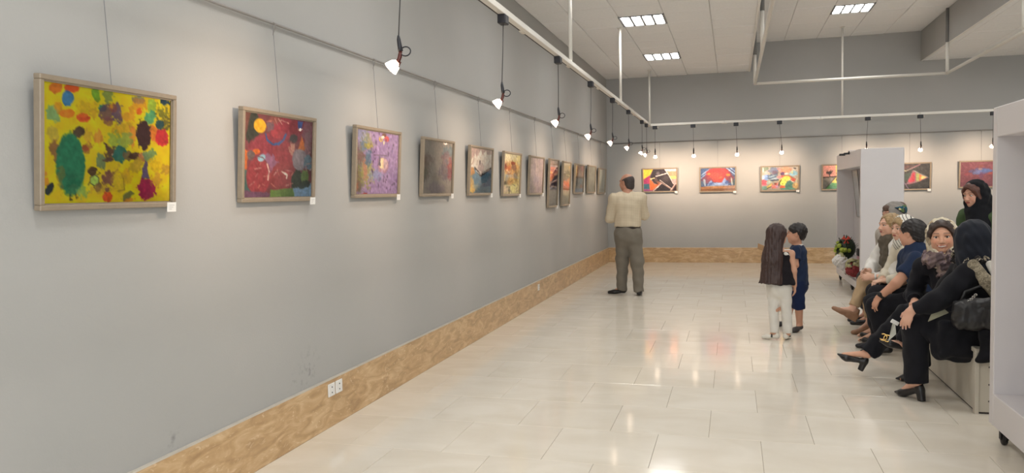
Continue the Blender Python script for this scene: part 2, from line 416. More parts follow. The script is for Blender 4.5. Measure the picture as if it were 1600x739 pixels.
ordn = ['nearest the camera', 'second from the camera', 'third from the camera', 'fourth from the camera', 'fifth from the camera', 'sixth from the camera', 'seventh from the camera', 'last before the corner']
for i, (ya, yl, zl) in enumerate([(3.52, 3.46, 2.27), (5.25, 5.19, 2.275), (7.02, 7.0, 2.285), (8.73, 8.68, 2.27), (10.38, 10.33, 2.29), (12.03, 12.02, 2.31), (13.87, 13.85, 2.32), (14.62, 14.6, 2.31)]):
    spot_lamp(1.0, ya, 0, 'black spot lamp with a glowing reflector on the left wall track, ' + ordn[i], 'spot lamps on the left track', zl, 0, yl - ya, tilt=0.55 if i == 6 else 0.9, power=.6)
for i, (xa, xl, zl, l) in enumerate([(1.1, 1.1, 2.31, 'black spot lamp at the corner, first on the back wall track'), (1.823, 1.83, 2.30, 'spot lamp on the back track, above and right of the black and orange picture'),
        (2.613, 2.63, 2.30, 'spot lamp on the back track, above the picture with the red cloud'), (3.39, 3.43, 2.31, 'spot lamp on the back track, above the many-coloured picture'),
        (4.9, 4.88, 2.31, 'spot lamp on the back track, over the top edge of the far display unit'), (5.756, 5.77, 2.28, 'spot lamp on the back track, above the picture with the kite'),
        (6.9, 6.9, 2.30, 'spot lamp on the back track, hidden behind the near display unit')]):
    spot_lamp(xa, DEPTH - 1.0, -PI / 2, l, 'spot lamps on the back track', zl, xl - xa, 0, tilt=0.55 if i == 0 else 0.95, power=1.25)

# ------------------------------------------------------------------ pictures: flat prints painted stroke by stroke into a colour attribute
ART = {}
ART['yellow'] = [
    ('e', 0.094, 0.051, 0.041, 0.041, 0.3, (226, 120, 40), 0.25, 0.9),
    ('e', 0.2, 0.034, 0.056, 0.036, 0.15, (226, 84, 36), 0.2, 0.95),
    ('e', 0.17, 0.123, 0.043, 0.06, -0.6, (58, 130, 190), 0.25, 0.95),
    ('e', 0.073, 0.264, 0.043, 0.062, -0.6, (120, 180, 150), 0.5, 0.75),
    ('e', 0.107, 0.205, 0.024, 0.047, 0.2, (222, 150, 40), 0.4, 0.7),
    ('e', 0.166, 0.246, 0.05, 0.036, 0.1, (232, 130, 36), 0.3, 0.9),
    ('e', 0.276, 0.269, 0.052, 0.043, 0.1, (226, 96, 40), 0.3, 0.95),
    ('e', 0.283, 0.275, 0.037, 0.015, 0.15, (190, 60, 40), 0.5, 0.5),
    ('e', 0.37, 0.051, 0.03, 0.059, 0.3, (112, 168, 48), 0.3, 0.9),
    ('e', 0.466, 0.055, 0.042, 0.07, 0.1, (110, 140, 90), 0.5, 0.7),
    ('e', 0.419, 0.166, 0.028, 0.031, 0, (40, 130, 110), 0.3, 0.85),
    ('e', 0.451, 0.204, 0.048, 0.063, 0.2, (110, 70, 110), 0.6, 0.75),
    ('e', 0.529, 0.187, 0.043, 0.077, 0.1, (96, 70, 130), 0.6, 0.8),
    ('e', 0.464, 0.274, 0.037, 0.038, 0, (140, 80, 90), 0.6, 0.6),
    ('e', 0.494, 0.152, 0.028, 0.032, 0, (190, 90, 60), 0.5, 0.5),
    ('e', 0.355, 0.216, 0.035, 0.062, 0.2, (190, 150, 40), 0.7, 0.6),
    ('e', 0.302, 0.176, 0.053, 0.046, 0.5, (200, 160, 40), 0.8, 0.4),
    ('e', 0.708, 0.05, 0.046, 0.043, 0.3, (110, 120, 140), 0.6, 0.7),
    ('e', 0.7, 0.117, 0.061, 0.066, 0.3, (220, 130, 50), 0.7, 0.5),
    ('e', 0.716, 0.151, 0.025, 0.03, 0, (230, 90, 40), 0.4, 0.8),
    ('e', 0.821, 0.081, 0.035, 0.068, 0.1, (150, 190, 70), 0.4, 0.8),
    ('e', 0.81, 0.196, 0.048, 0.057, 0.4, (80, 170, 130), 0.4, 0.9),
    ('e', 0.632, 0.216, 0.06, 0.039, 0.2, (220, 140, 50), 0.8, 0.5),
    ('e', 0.941, 0.034, 0.043, 0.041, 0, (30, 60, 90), 0.5, 0.95),
    ('e', 0.916, 0.132, 0.05, 0.069, 0.5, (90, 100, 50), 0.9, 0.7),
    ('e', 0.958, 0.222, 0.034, 0.059, 0.4, (60, 60, 50), 1.0, 0.7),
    ('e', 0.077, 0.425, 0.034, 0.065, 0.2, (200, 180, 80), 0.4, 0.7),
    ('e', 0.387, 0.416, 0.03, 0.072, 0.1, (222, 140, 60), 0.5, 0.75),
    ('e', 0.312, 0.429, 0.04, 0.062, 0.5, (200, 150, 60), 0.7, 0.5),
    ('e', 0.243, 0.396, 0.044, 0.049, 0.5, (84, 66, 58), 0.3, 0.95),
    ('e', 0.311, 0.522, 0.045, 0.047, 0.5, (150, 90, 60), 0.7, 0.6),
    ('e', 0.291, 0.531, 0.032, 0.025, 0.1, (170, 60, 50), 0.6, 0.6),
    ('e', 0.097, 0.565, 0.037, 0.072, 0.3, (140, 90, 70), 0.6, 0.8),
    ('e', 0.587, 0.326, 0.089, 0.055, 0.1, (205, 165, 45), 0.5, 0.7),
    ('e', 0.661, 0.386, 0.033, 0.083, 0, (220, 130, 60), 0.6, 0.7),
    ('e', 0.757, 0.358, 0.069, 0.131, 0, (72, 46, 48), 0.25, 1),
    ('e', 0.766, 0.47, 0.025, 0.041, 0, (72, 50, 50), 0.3, 1),
    ('e', 0.847, 0.35, 0.036, 0.079, 0, (226, 130, 50), 0.4, 0.9),
    ('e', 0.916, 0.379, 0.06, 0.087, 0, (204, 56, 62), 0.2, 1),
    ('e', 0.896, 0.25, 0.033, 0.048, 0, (40, 80, 90), 0.3, 0.95),
    ('e', 0.506, 0.446, 0.049, 0.071, -0.4, (150, 180, 80), 0.6, 0.7),
    ('e', 0.586, 0.441, 0.065, 0.059, 0.5, (150, 180, 90), 0.6, 0.7),
    ('p', [(0.421, 0.445), (0.498, 0.519), (0.515, 0.575), (0.469, 0.577)], (92, 66, 56), 0.2, 1),
    ('e', 0.498, 0.56, 0.049, 0.048, 0.3, (110, 80, 60), 0.6, 0.85),
    ('e', 0.505, 0.571, 0.017, 0.016, 0, (230, 190, 150), 0.4, 0.9),
    ('e', 0.559, 0.557, 0.053, 0.075, 0, (50, 120, 110), 0.3, 0.95),
    ('e', 0.615, 0.57, 0.039, 0.049, 0, (120, 100, 70), 0.4, 0.9),
    ('e', 0.406, 0.615, 0.036, 0.07, 0.4, (100, 130, 110), 0.6, 0.8),
    ('e', 0.462, 0.613, 0.048, 0.019, 0.1, (90, 66, 60), 0.4, 0.9),
    ('e', 0.683, 0.567, 0.055, 0.037, 0, (84, 60, 56), 0.3, 0.95),
    ('e', 0.745, 0.568, 0.041, 0.041, 0, (180, 120, 80), 0.4, 0.9),
    ('e', 0.809, 0.553, 0.055, 0.058, 0.2, (110, 150, 110), 0.5, 0.85),
    ('e', 0.687, 0.659, 0.062, 0.06, 0.4, (190, 160, 50), 0.4, 0.8),
    ('e', 0.866, 0.636, 0.066, 0.059, 0, (222, 190, 30), 0.4, 0.9),
    ('e', 0.957, 0.677, 0.037, 0.042, 0, (190, 140, 60), 0.8, 0.6),
    ('p', [(0.756, 0.606), (0.782, 0.613), (0.804, 0.767), (0.737, 0.784)], (96, 84, 120), 0.2, 1),
    ('e', 0.792, 0.87, 0.08, 0.093, 0.1, (170, 44, 84), 0.35, 1),
    ('e', 0.752, 0.818, 0.032, 0.044, 0, (170, 44, 84), 0.3, 0.95),
    ('e', 0.865, 0.783, 0.043, 0.063, 0.3, (190, 130, 60), 0.8, 0.5),
    ('e', 0.192, 0.666, 0.1, 0.262, 0.02, (46, 132, 96), 0.08, 1),
    ('e', 0.122, 0.774, 0.027, 0.106, 0, (150, 120, 50), 0.7, 0.5),
    ('e', 0.268, 0.897, 0.04, 0.053, 0, (120, 180, 120), 0.7, 0.6),
    ('e', 0.363, 0.795, 0.036, 0.054, 0, (170, 200, 90), 0.15, 1),
    ('l', [(0.363, 0.748), (0.329, 0.772), (0.329, 0.819), (0.362, 0.843), (0.393, 0.819), (0.393, 0.771), (0.363, 0.748)], (60, 50, 40), 0.006),
    ('e', 0.343, 0.717, 0.033, 0.035, 0, (90, 66, 40), 0.4, 1),
    ('l', [(0.332, 0.709), (0.357, 0.708)], (60, 40, 30), 0.006),
    ('l', [(0.377, 0.748), (0.405, 0.731), (0.391, 0.72)], (60, 50, 40), 0.005),
    ('l', [(0.329, 0.803), (0.315, 0.835)], (60, 50, 40), 0.006),
    ('e', 0.468, 0.778, 0.048, 0.071, 0.4, (120, 70, 80), 0.6, 0.85),
    ('e', 0.39, 0.854, 0.028, 0.035, 0, (110, 80, 60), 0.6, 0.8),
    ('e', 0.397, 0.875, 0.083, 0.042, 0, (180, 140, 60), 0.9, 0.4),
    ('l', [(0.461, 0.77), (0.54, 0.696)], (130, 90, 60), 0.006),
    ('l', [(0.584, 0.769), (0.595, 0.877), (0.539, 0.888)], (110, 80, 40), 0.007),
    ('e', 0.54, 0.794, 0.058, 0.098, 0.2, (200, 170, 60), 0.9, 0.5),
    ('e', 0.453, 0.875, 0.02, 0.019, 0, (110, 70, 80), 0.4, 0.8),
    ('e', 0.455, 0.94, 0.037, 0.045, 0, (216, 90, 40), 0.3, 1),
    ('e', 0.613, 0.935, 0.051, 0.027, 0.4, (100, 110, 80), 0.5, 0.8),
    ('e', 0.643, 0.969, 0.046, 0.02, 0.2, (210, 100, 60), 0.8, 0.5),
    ('e', 0.622, 0.736, 0.03, 0.066, 0.3, (210, 150, 60), 0.9, 0.4),
    ('e', 0.045, 0.872, 0.041, 0.033, 0.9, (38, 52, 60), 0.2, 1),
    ('e', 0.024, 0.812, 0.022, 0.039, 0.2, (226, 150, 40), 0.4, 0.9),
    ('e', 0.023, 0.746, 0.014, 0.021, 0, (210, 120, 60), 0.6, 0.6),
    ('l', [(0.186, 0.919), (0.185, 0.965), (0.202, 0.961), (0.191, 0.951)], (40, 40, 40), 0.007),
    ('l', [(0.225, 0.912), (0.229, 0.951), (0.24, 0.94)], (40, 40, 40), 0.007),
]
ART['red'] = [
    ('e', 0.12, 0.185, 0.098, 0.199, 0.0, (62, 66, 58), 0.15, 1),
    ('p', [(0.008, 0.003), (0.096, 0.006), (0.037, 0.282), (0.012, 0.302)], (120, 72, 64), 0.1, 1),
    ('e', 0.548, 0.144, 0.214, 0.134, 0, (168, 60, 76), 0.1, 1),
    ('e', 0.768, 0.143, 0.151, 0.137, 0, (150, 52, 66), 0.1, 1),
    ('e', 0.217, 0.148, 0.083, 0.084, 0, (232, 176, 28), 0.06, 1),
    ('e', 0.429, 0.042, 0.079, 0.057, 0.3, (160, 90, 80), 0.7, 0.9),
    ('e', 0.35, 0.144, 0.054, 0.056, 0, (120, 100, 110), 0.5, 0.9),
    ('p', [(0.757, 0.026), (0.843, 0.027), (0.806, 0.149), (0.758, 0.104)], (60, 90, 170), 0.1, 1),
    ('e', 0.922, 0.149, 0.089, 0.14, 0.1, (140, 80, 100), 0.3, 1),
    ('e', 0.353, 0.479, 0.294, 0.26, 0, (158, 62, 76), 0.08, 1),
    ('e', 0.551, 0.487, 0.166, 0.209, 0, (160, 62, 70), 0.1, 1),
    ('l', [(0.295, 0.242), (0.318, 0.305), (0.398, 0.355), (0.479, 0.34), (0.549, 0.278), (0.577, 0.218)], (56, 96, 160), 0.028),
    ('e', 0.454, 0.219, 0.093, 0.057, 0, (176, 66, 76), 0.1, 1),
    ('e', 0.699, 0.256, 0.064, 0.054, 0, (70, 64, 66), 0.2, 1),
    ('p', [(0.819, 0.207), (0.871, 0.312), (0.882, 0.391), (0.77, 0.388)], (216, 116, 44), 0.1, 1),
    ('e', 0.923, 0.328, 0.052, 0.179, 0.0, (150, 110, 120), 0.4, 0.9),
    ('e', 0.683, 0.383, 0.049, 0.07, -0.3, (200, 150, 130), 0.8, 0.9),
    ('p', [(-0.003, 0.436), (0.07, 0.449), (0.052, 0.673), (0.0, 0.674)], (214, 106, 44), 0.15, 1),
    ('e', 0.176, 0.452, 0.052, 0.029, 0, (222, 110, 40), 0.2, 1),
    ('e', 0.102, 0.501, 0.051, 0.061, 0, (110, 96, 96), 0.2, 1),
    ('e', 0.321, 0.573, 0.134, 0.111, 0, (150, 110, 150), 0.3, 0.8),
    ('p', [(0.0, 0.674), (0.104, 0.671), (0.107, 0.921), (0.003, 0.903)], (70, 110, 104), 0.15, 1),
    ('e', 0.796, 0.514, 0.111, 0.137, 0, (150, 140, 150), 0.1, 1),
    ('e', 0.937, 0.547, 0.063, 0.1, 0.2, (110, 140, 160), 0.3, 1),
    ('e', 0.212, 0.741, 0.161, 0.218, 0.1, (168, 64, 72), 0.06, 1),
    ('e', 0.245, 0.525, 0.053, 0.04, 0.3, (140, 190, 210), 0.15, 1),
    ('e', 0.541, 0.734, 0.189, 0.182, 0.2, (160, 66, 70), 0.06, 1),
    ('e', 0.772, 0.787, 0.1, 0.136, 0, (62, 76, 58), 0.12, 1),
    ('e', 0.884, 0.747, 0.062, 0.118, 0, (110, 140, 70), 0.2, 1),
    ('p', [(0.699, 0.885), (1.004, 0.814), (1.011, 1.004), (0.724, 0.991)], (130, 170, 205), 0.1, 1),
    ('p', [(0.369, 0.904), (0.699, 0.875), (0.736, 0.991), (0.359, 0.996)], (112, 150, 66), 0.1, 1),
    ('p', [(0.003, 0.903), (0.369, 0.941), (0.359, 0.996), (0.004, 1.0)], (120, 80, 110), 0.2, 1),
    ('e', 0.874, 0.835, 0.103, 0.047, 0.2, (60, 76, 66), 0.3, 0.9),
    ('l', [(0.362, 0.73), (0.276, 0.741)], (190, 120, 104), 0.009),
    ('l', [(0.469, 0.657), (0.411, 0.728)], (206, 160, 150), 0.01),
    ('l', [(0.933, 0.595), (0.879, 0.601)], (128, 62, 66), 0.01),
    ('l', [(0.528, -0.023), (0.487, 0.054)], (128, 62, 66), 0.011),
    ('l', [(0.261, 0.833), (0.296, 0.85)], (190, 120, 104), 0.007),
    ('l', [(0.698, 0.818), (0.596, 0.842)], (190, 120, 104), 0.009),
    ('l', [(0.9, 0.314), (0.89, 0.38)], (190, 120, 104), 0.008),
    ('l', [(0.414, 0.014), (0.394, 0.057)], (128, 62, 66), 0.007),
    ('l', [(0.198, 0.705), (0.17, 0.743)], (196, 140, 134), 0.007),
    ('l', [(0.38, 0.825), (0.452, 0.877)], (190, 120, 104), 0.008),
    ('l', [(0.892, 0.578), (0.917, 0.659)], (196, 140, 134), 0.009),
    ('l', [(0.416, 0.037), (0.456, 0.107)], (196, 140, 134), 0.01),
    ('l', [(0.239, 0.565), (0.225, 0.607)], (190, 120, 104), 0.007),
    ('l', [(0.574, 0.652), (0.684, 0.667)], (196, 140, 134), 0.007),
    ('l', [(0.965, 0.404), (0.932, 0.43)], (196, 140, 134), 0.008),
    ('l', [(0.524, 0.049), (0.618, 0.071)], (206, 160, 150), 0.01),
    ('l', [(0.226, 0.845), (0.205, 0.878)], (190, 120, 104), 0.011),
    ('l', [(0.48, 0.672), (0.42, 0.681)], (128, 62, 66), 0.009),
    ('l', [(0.918, 0.354), (0.941, 0.409)], (196, 140, 134), 0.007),
    ('l', [(0.374, 0.069), (0.304, 0.091)], (190, 120, 104), 0.01),
    ('l', [(0.183, 0.562), (0.169, 0.597)], (128, 62, 66), 0.01),
    ('l', [(0.637, 0.842), (0.593, 0.852)], (196, 140, 134), 0.008),
    ('l', [(1.027, 0.549), (0.904, 0.564)], (206, 160, 150), 0.009),
    ('l', [(0.518, 0.045), (0.481, 0.059)], (206, 160, 150), 0.009),
    ('l', [(0.24, 0.64), (0.156, 0.657)], (206, 160, 150), 0.008),
    ('l', [(0.665, 0.823), (0.667, 0.879)], (190, 120, 104), 0.008),
    ('l', [(0.986, 0.522), (0.978, 0.566)], (128, 62, 66), 0.01),
    ('l', [(0.468, 0.036), (0.521, 0.094)], (206, 160, 150), 0.01),
    ('l', [(0.152, 0.808), (0.091, 0.853)], (206, 160, 150), 0.008),
    ('l', [(0.699, 0.682), (0.67, 0.724)], (190, 120, 104), 0.011),
    ('l', [(1.002, 0.622), (0.962, 0.645)], (206, 160, 150), 0.009),
    ('l', [(0.445, -0.002), (0.479, 0.077)], (128, 62, 66), 0.007),
    ('l', [(0.129, 0.654), (0.169, 0.686)], (128, 62, 66), 0.006),
    ('l', [(0.458, 0.649), (0.491, 0.721)], (190, 120, 104), 0.009),
    ('l', [(0.062, 0.673), (0.103, 0.546), (0.177, 0.503), (0.265, 0.52), (0.321, 0.591), (0.349, 0.719)], (120, 70, 76), 0.01),
    ('l', [(0.321, 0.591), (0.349, 0.682), (0.334, 0.775)], (220, 190, 180), 0.022),
    ('l', [(0.529, 0.677), (0.612, 0.713), (0.601, 0.752)], (220, 200, 190), 0.02),
]
ART['violet'] = [
    ('e', 0.144, 0.099, 0.129, 0.121, 0.2, (140, 150, 190), 0.8, 0.8),
    ('e', 0.275, 0.175, 0.117, 0.123, 0, (160, 160, 110), 0.9, 0.8),
    ('e', 0.171, 0.253, 0.088, 0.104, 0, (90, 130, 170), 0.7, 0.8),
    ('e', 0.276, 0.245, 0.09, 0.06, 0, (170, 160, 70), 0.6, 0.9),
    ('e', 0.097, 0.569, 0.113, 0.346, 0, (130, 130, 110), 0.8, 0.9),
    ('e', 0.049, 0.813, 0.076, 0.207, 0, (130, 110, 90), 0.8, 0.9),
    ('e', 0.255, 0.668, 0.132, 0.194, 0.1, (170, 170, 90), 0.8, 0.8),
    ('e', 0.214, 0.599, 0.053, 0.158, 0, (190, 130, 110), 0.7, 0.8),
    ('e', 0.278, 0.421, 0.064, 0.105, 0, (80, 120, 150), 0.8, 0.8),
    ('e', 0.07, 0.415, 0.102, 0.086, 0, (130, 90, 90), 0.8, 0.7),
    ('e', 0.472, 0.697, 0.166, 0.072, 0, (130, 150, 190), 0.8, 0.7),
    ('e', 0.63, 0.056, 0.051, 0.04, 0, (130, 84, 64), 0.15, 1),
    ('e', 0.552, 0.117, 0.048, 0.043, 0, (222, 180, 40), 0.15, 1),
    ('e', 0.694, 0.105, 0.055, 0.047, 0, (216, 80, 84), 0.15, 1),
    ('e', 0.626, 0.165, 0.017, 0.029, 0, (230, 220, 160), 0.2, 1),
    ('e', 0.623, 0.528, 0.136, 0.117, 0, (176, 130, 150), 0.2, 1),
    ('e', 0.632, 0.51, 0.102, 0.098, 0, (190, 160, 170), 0.15, 1),
    ('p', [(0.557, 0.405), (0.63, 0.419), (0.639, 0.583), (0.539, 0.568)], (226, 200, 160), 0.1, 1),
    ('p', [(0.523, 0.389), (0.568, 0.404), (0.548, 0.55), (0.503, 0.534)], (96, 84, 110), 0.3, 1),
    ('l', [(0.399, 0.378), (0.579, 0.371), (0.707, 0.374)], (110, 90, 110), 0.014),
    ('e', 0.219, 0.989, 0.069, 0.018, 0, (190, 60, 50), 0.3, 1),
    ('e', 0.037, 0.882, 0.041, 0.069, 0, (170, 110, 80), 0.6, 0.9),
    ('e', 0.721, 0.9, 0.015, 0.024, 0.32, (110, 80, 130), 0.4, 0.8),
    ('e', 0.801, 0.05, 0.015, 0.031, -0.3, (190, 160, 210), 0.4, 0.8),
    ('e', 0.53, 0.857, 0.017, 0.036, -0.33, (96, 76, 110), 0.4, 0.8),
    ('e', 0.333, 0.283, 0.013, 0.021, -0.04, (110, 80, 130), 0.4, 0.8),
    ('e', 0.477, 0.118, 0.014, 0.032, -0.27, (130, 110, 170), 0.4, 0.8),
    ('e', 0.773, -0.005, 0.017, 0.029, 0.05, (110, 80, 130), 0.4, 0.8),
    ('e', 0.949, 0.01, 0.015, 0.041, 0.1, (190, 160, 210), 0.4, 0.8),
    ('e', 0.436, 0.283, 0.014, 0.036, -0.32, (110, 80, 130), 0.4, 0.8),
    ('e', 0.809, 0.92, 0.015, 0.019, -0.02, (96, 76, 110), 0.4, 0.8),
    ('e', 0.555, 0.098, 0.02, 0.04, 0.29, (130, 110, 170), 0.4, 0.8),
    ('e', 0.483, 0.115, 0.011, 0.041, -0.38, (190, 160, 210), 0.4, 0.8),
    ('e', 0.432, 0.439, 0.019, 0.029, -0.32, (96, 76, 110), 0.4, 0.8),
    ('e', 0.387, 0.086, 0.016, 0.032, 0.49, (96, 76, 110), 0.4, 0.8),
    ('e', 0.367, 0.613, 0.016, 0.02, -0.21, (96, 76, 110), 0.4, 0.8),
    ('e', 0.412, 0.328, 0.014, 0.018, -0.19, (96, 76, 110), 0.4, 0.8),
    ('e', 0.707, 0.202, 0.014, 0.042, -0.31, (110, 80, 130), 0.4, 0.8),
    ('e', 0.708, 0.782, 0.017, 0.042, -0.35, (96, 76, 110), 0.4, 0.8),
    ('e', 0.6, 0.639, 0.014, 0.036, -0.14, (190, 160, 210), 0.4, 0.8),
    ('e', 0.937, 0.174, 0.021, 0.021, 0.38, (190, 160, 210), 0.4, 0.8),
    ('e', 0.906, 0.823, 0.021, 0.028, -0.07, (96, 76, 110), 0.4, 0.8),
    ('e', 0.324, 0.21, 0.011, 0.026, 0.35, (110, 80, 130), 0.4, 0.8),
    ('e', 0.953, 0.77, 0.012, 0.028, 0.41, (110, 80, 130), 0.4, 0.8),
    ('e', 0.376, 0.93, 0.019, 0.034, -0.39, (190, 160, 210), 0.4, 0.8),
    ('e', 0.68, 0.128, 0.014, 0.033, -0.06, (96, 76, 110), 0.4, 0.8),
    ('e', 0.743, 0.242, 0.02, 0.018, 0.45, (110, 80, 130), 0.4, 0.8),
    ('e', 0.377, 0.346, 0.011, 0.018, -0.5, (96, 76, 110), 0.4, 0.8),
    ('e', 0.84, 0.287, 0.021, 0.03, 0.21, (130, 110, 170), 0.4, 0.8),
    ('e', 0.874, 0.204, 0.012, 0.026, 0.32, (190, 160, 210), 0.4, 0.8),
    ('e', 0.742, 0.22, 0.017, 0.022, -0.43, (130, 110, 170), 0.4, 0.8),
    ('e', 0.379, 0.103, 0.014, 0.018, 0.16, (190, 160, 210), 0.4, 0.8),
    ('e', 0.95, 0.448, 0.012, 0.024, 0.41, (190, 160, 210), 0.4, 0.8),
    ('e', 0.649, 0.716, 0.011, 0.029, 0.49, (130, 110, 170), 0.4, 0.8),
    ('e', 0.494, 0.54, 0.014, 0.02, 0.06, (130, 110, 170), 0.4, 0.8),
    ('e', 0.491, 0.272, 0.017, 0.038, 0.46, (190, 160, 210), 0.4, 0.8),
    ('e', 0.835, -0.036, 0.012, 0.035, -0.44, (190, 160, 210), 0.4, 0.8),
    ('e', 0.655, 0.721, 0.011, 0.022, 0.42, (110, 80, 130), 0.4, 0.8),
    ('e', 0.716, 0.95, 0.015, 0.043, 0.02, (190, 160, 210), 0.4, 0.8),
    ('e', 0.337, 0.817, 0.019, 0.02, 0.03, (110, 80, 130), 0.4, 0.8),
    ('e', 0.644, 0.765, 0.014, 0.042, -0.33, (96, 76, 110), 0.4, 0.8),
    ('e', 0.741, 0.343, 0.012, 0.039, 0.2, (96, 76, 110), 0.4, 0.8),
    ('e', 0.785, 0.888, 0.018, 0.043, -0.09, (190, 160, 210), 0.4, 0.8),
    ('e', 0.559, 0.753, 0.011, 0.024, -0.19, (110, 80, 130), 0.4, 0.8),
    ('e', 0.507, 0.033, 0.017, 0.032, 0.35, (110, 80, 130), 0.4, 0.8),
    ('e', 0.772, 0.468, 0.015, 0.042, -0.44, (110, 80, 130), 0.4, 0.8),
    ('e', 0.968, 0.773, 0.018, 0.036, 0.19, (110, 80, 130), 0.4, 0.8),
    ('e', 0.717, 0.802, 0.014, 0.031, 0.29, (190, 160, 210), 0.4, 0.8),
    ('e', 0.309, 0.079, 0.016, 0.035, -0.03, (190, 160, 210), 0.4, 0.8),
    ('e', 0.372, 0.639, 0.019, 0.023, -0.26, (110, 80, 130), 0.4, 0.8),
    ('e', 0.683, 0.306, 0.011, 0.018, -0.27, (190, 160, 210), 0.4, 0.8),
    ('e', 0.386, 0.66, 0.011, 0.039, -0.06, (96, 76, 110), 0.4, 0.8),
    ('e', 0.848, 0.249, 0.015, 0.019, -0.4, (96, 76, 110), 0.4, 0.8),
    ('e', 0.735, 0.704, 0.017, 0.037, -0.32, (96, 76, 110), 0.4, 0.8),
    ('e', 0.443, 0.179, 0.016, 0.034, -0.4, (110, 80, 130), 0.4, 0.8),
    ('e', 0.865, 0.192, 0.012, 0.024, 0.25, (96, 76, 110), 0.4, 0.8),
    ('e', 0.867, 0.841, 0.021, 0.019, 0.36, (96, 76, 110), 0.4, 0.8),
    ('e', 0.389, 0.48, 0.019, 0.027, 0.02, (96, 76, 110), 0.4, 0.8),
    ('e', 0.536, 0.688, 0.014, 0.022, 0.27, (130, 110, 170), 0.4, 0.8),
    ('e', 0.986, 0.884, 0.021, 0.03, -0.44, (130, 110, 170), 0.4, 0.8),
]
ART['haze'] = [
    ('e', 0.842, 0.182, 0.217, 0.108, 0, (110, 136, 150), 0.5, 0.7),
    ('e', 0.151, 0.368, 0.184, 0.099, 0, (130, 112, 100), 0.6, 0.7),
    ('e', 0.1, 0.534, 0.121, 0.211, 0, (120, 104, 92), 0.7, 0.7),
    ('e', 0.076, 0.633, 0.12, 0.097, 0, (104, 104, 84), 0.6, 0.7),
    ('e', 0.777, 0.312, 0.142, 0.107, 0, (150, 110, 120), 0.7, 0.7),
    ('e', 0.755, 0.578, 0.211, 0.158, 0, (116, 104, 124), 0.7, 0.7),
    ('e', 0.924, 0.501, 0.088, 0.215, 0, (168, 84, 96), 0.5, 0.8),
    ('e', 0.489, 0.689, 0.198, 0.051, 0, (150, 136, 120), 0.6, 0.6),
    ('e', 0.467, 0.891, 0.294, 0.101, 0, (140, 124, 136), 0.6, 0.6),
]
ART['shore'] = [
    ('p', [(-0.016, 0.419), (0.161, 0.405), (0.261, 0.463), (0.504, 0.598), (0.79, 0.503), (0.985, 0.425), (1.012, 0.996), (-0.0, 0.997)], (84, 136, 168), 0.15, 1),
    ('e', 0.576, 0.754, 0.31, 0.07, 0.2, (120, 160, 180), 0.6, 0.7),
    ('e', 0.666, 0.892, 0.273, 0.07, 0, (60, 116, 150), 0.6, 0.8),
    ('p', [(-0.016, 0.419), (0.162, 0.411), (0.251, 0.551), (0.142, 0.588), (0.007, 0.642)], (200, 150, 90), 0.2, 1),
    ('e', 0.083, 0.743, 0.125, 0.102, 0, (226, 186, 110), 0.4, 0.9),
    ('e', 0.099, 0.895, 0.184, 0.101, 0, (232, 190, 96), 0.4, 1),
    ('e', 0.279, 0.843, 0.15, 0.068, 0, (170, 170, 150), 0.6, 0.7),
    ('p', [(-0.016, 0.419), (0.001, 0.298), (0.088, 0.242), (0.177, 0.186), (0.208, 0.114), (0.293, 0.199), (0.47, 0.021), (0.539, 0.135), (0.709, 0.027), (0.757, 0.125), (0.979, 0.097), (0.984, 0.407), (0.788, 0.485), (0.499, 0.545), (0.259, 0.437)], (222, 212, 200), 0.12, 1),
    ('e', 0.439, 0.317, 0.035, 0.06, 0.1, (70, 60, 60), 0.2, 1),
    ('e', 0.487, 0.422, 0.132, 0.088, 0, (176, 150, 150), 0.5, 0.8),
    ('l', [(0.18, 0.221), (0.151, 0.31), (0.047, 0.383)], (150, 120, 110), 0.02),
    ('l', [(0.88, 0.138), (0.889, 0.247), (0.818, 0.358)], (170, 150, 140), 0.02),
    ('l', [(0.643, 0.184), (0.639, 0.364)], (170, 150, 140), 0.02),
    ('l', [(0.338, 0.268), (0.31, 0.374)], (150, 130, 120), 0.02),
    ('l', [(0.221, 0.438), (0.504, 0.606), (0.964, 0.417)], (50, 46, 50), 0.05),
    ('l', [(0.276, 0.494), (0.423, 0.564), (0.528, 0.565)], (220, 220, 210), 0.018),
    ('l', [(0.596, 0.546), (0.906, 0.449)], (220, 220, 210), 0.014),
]
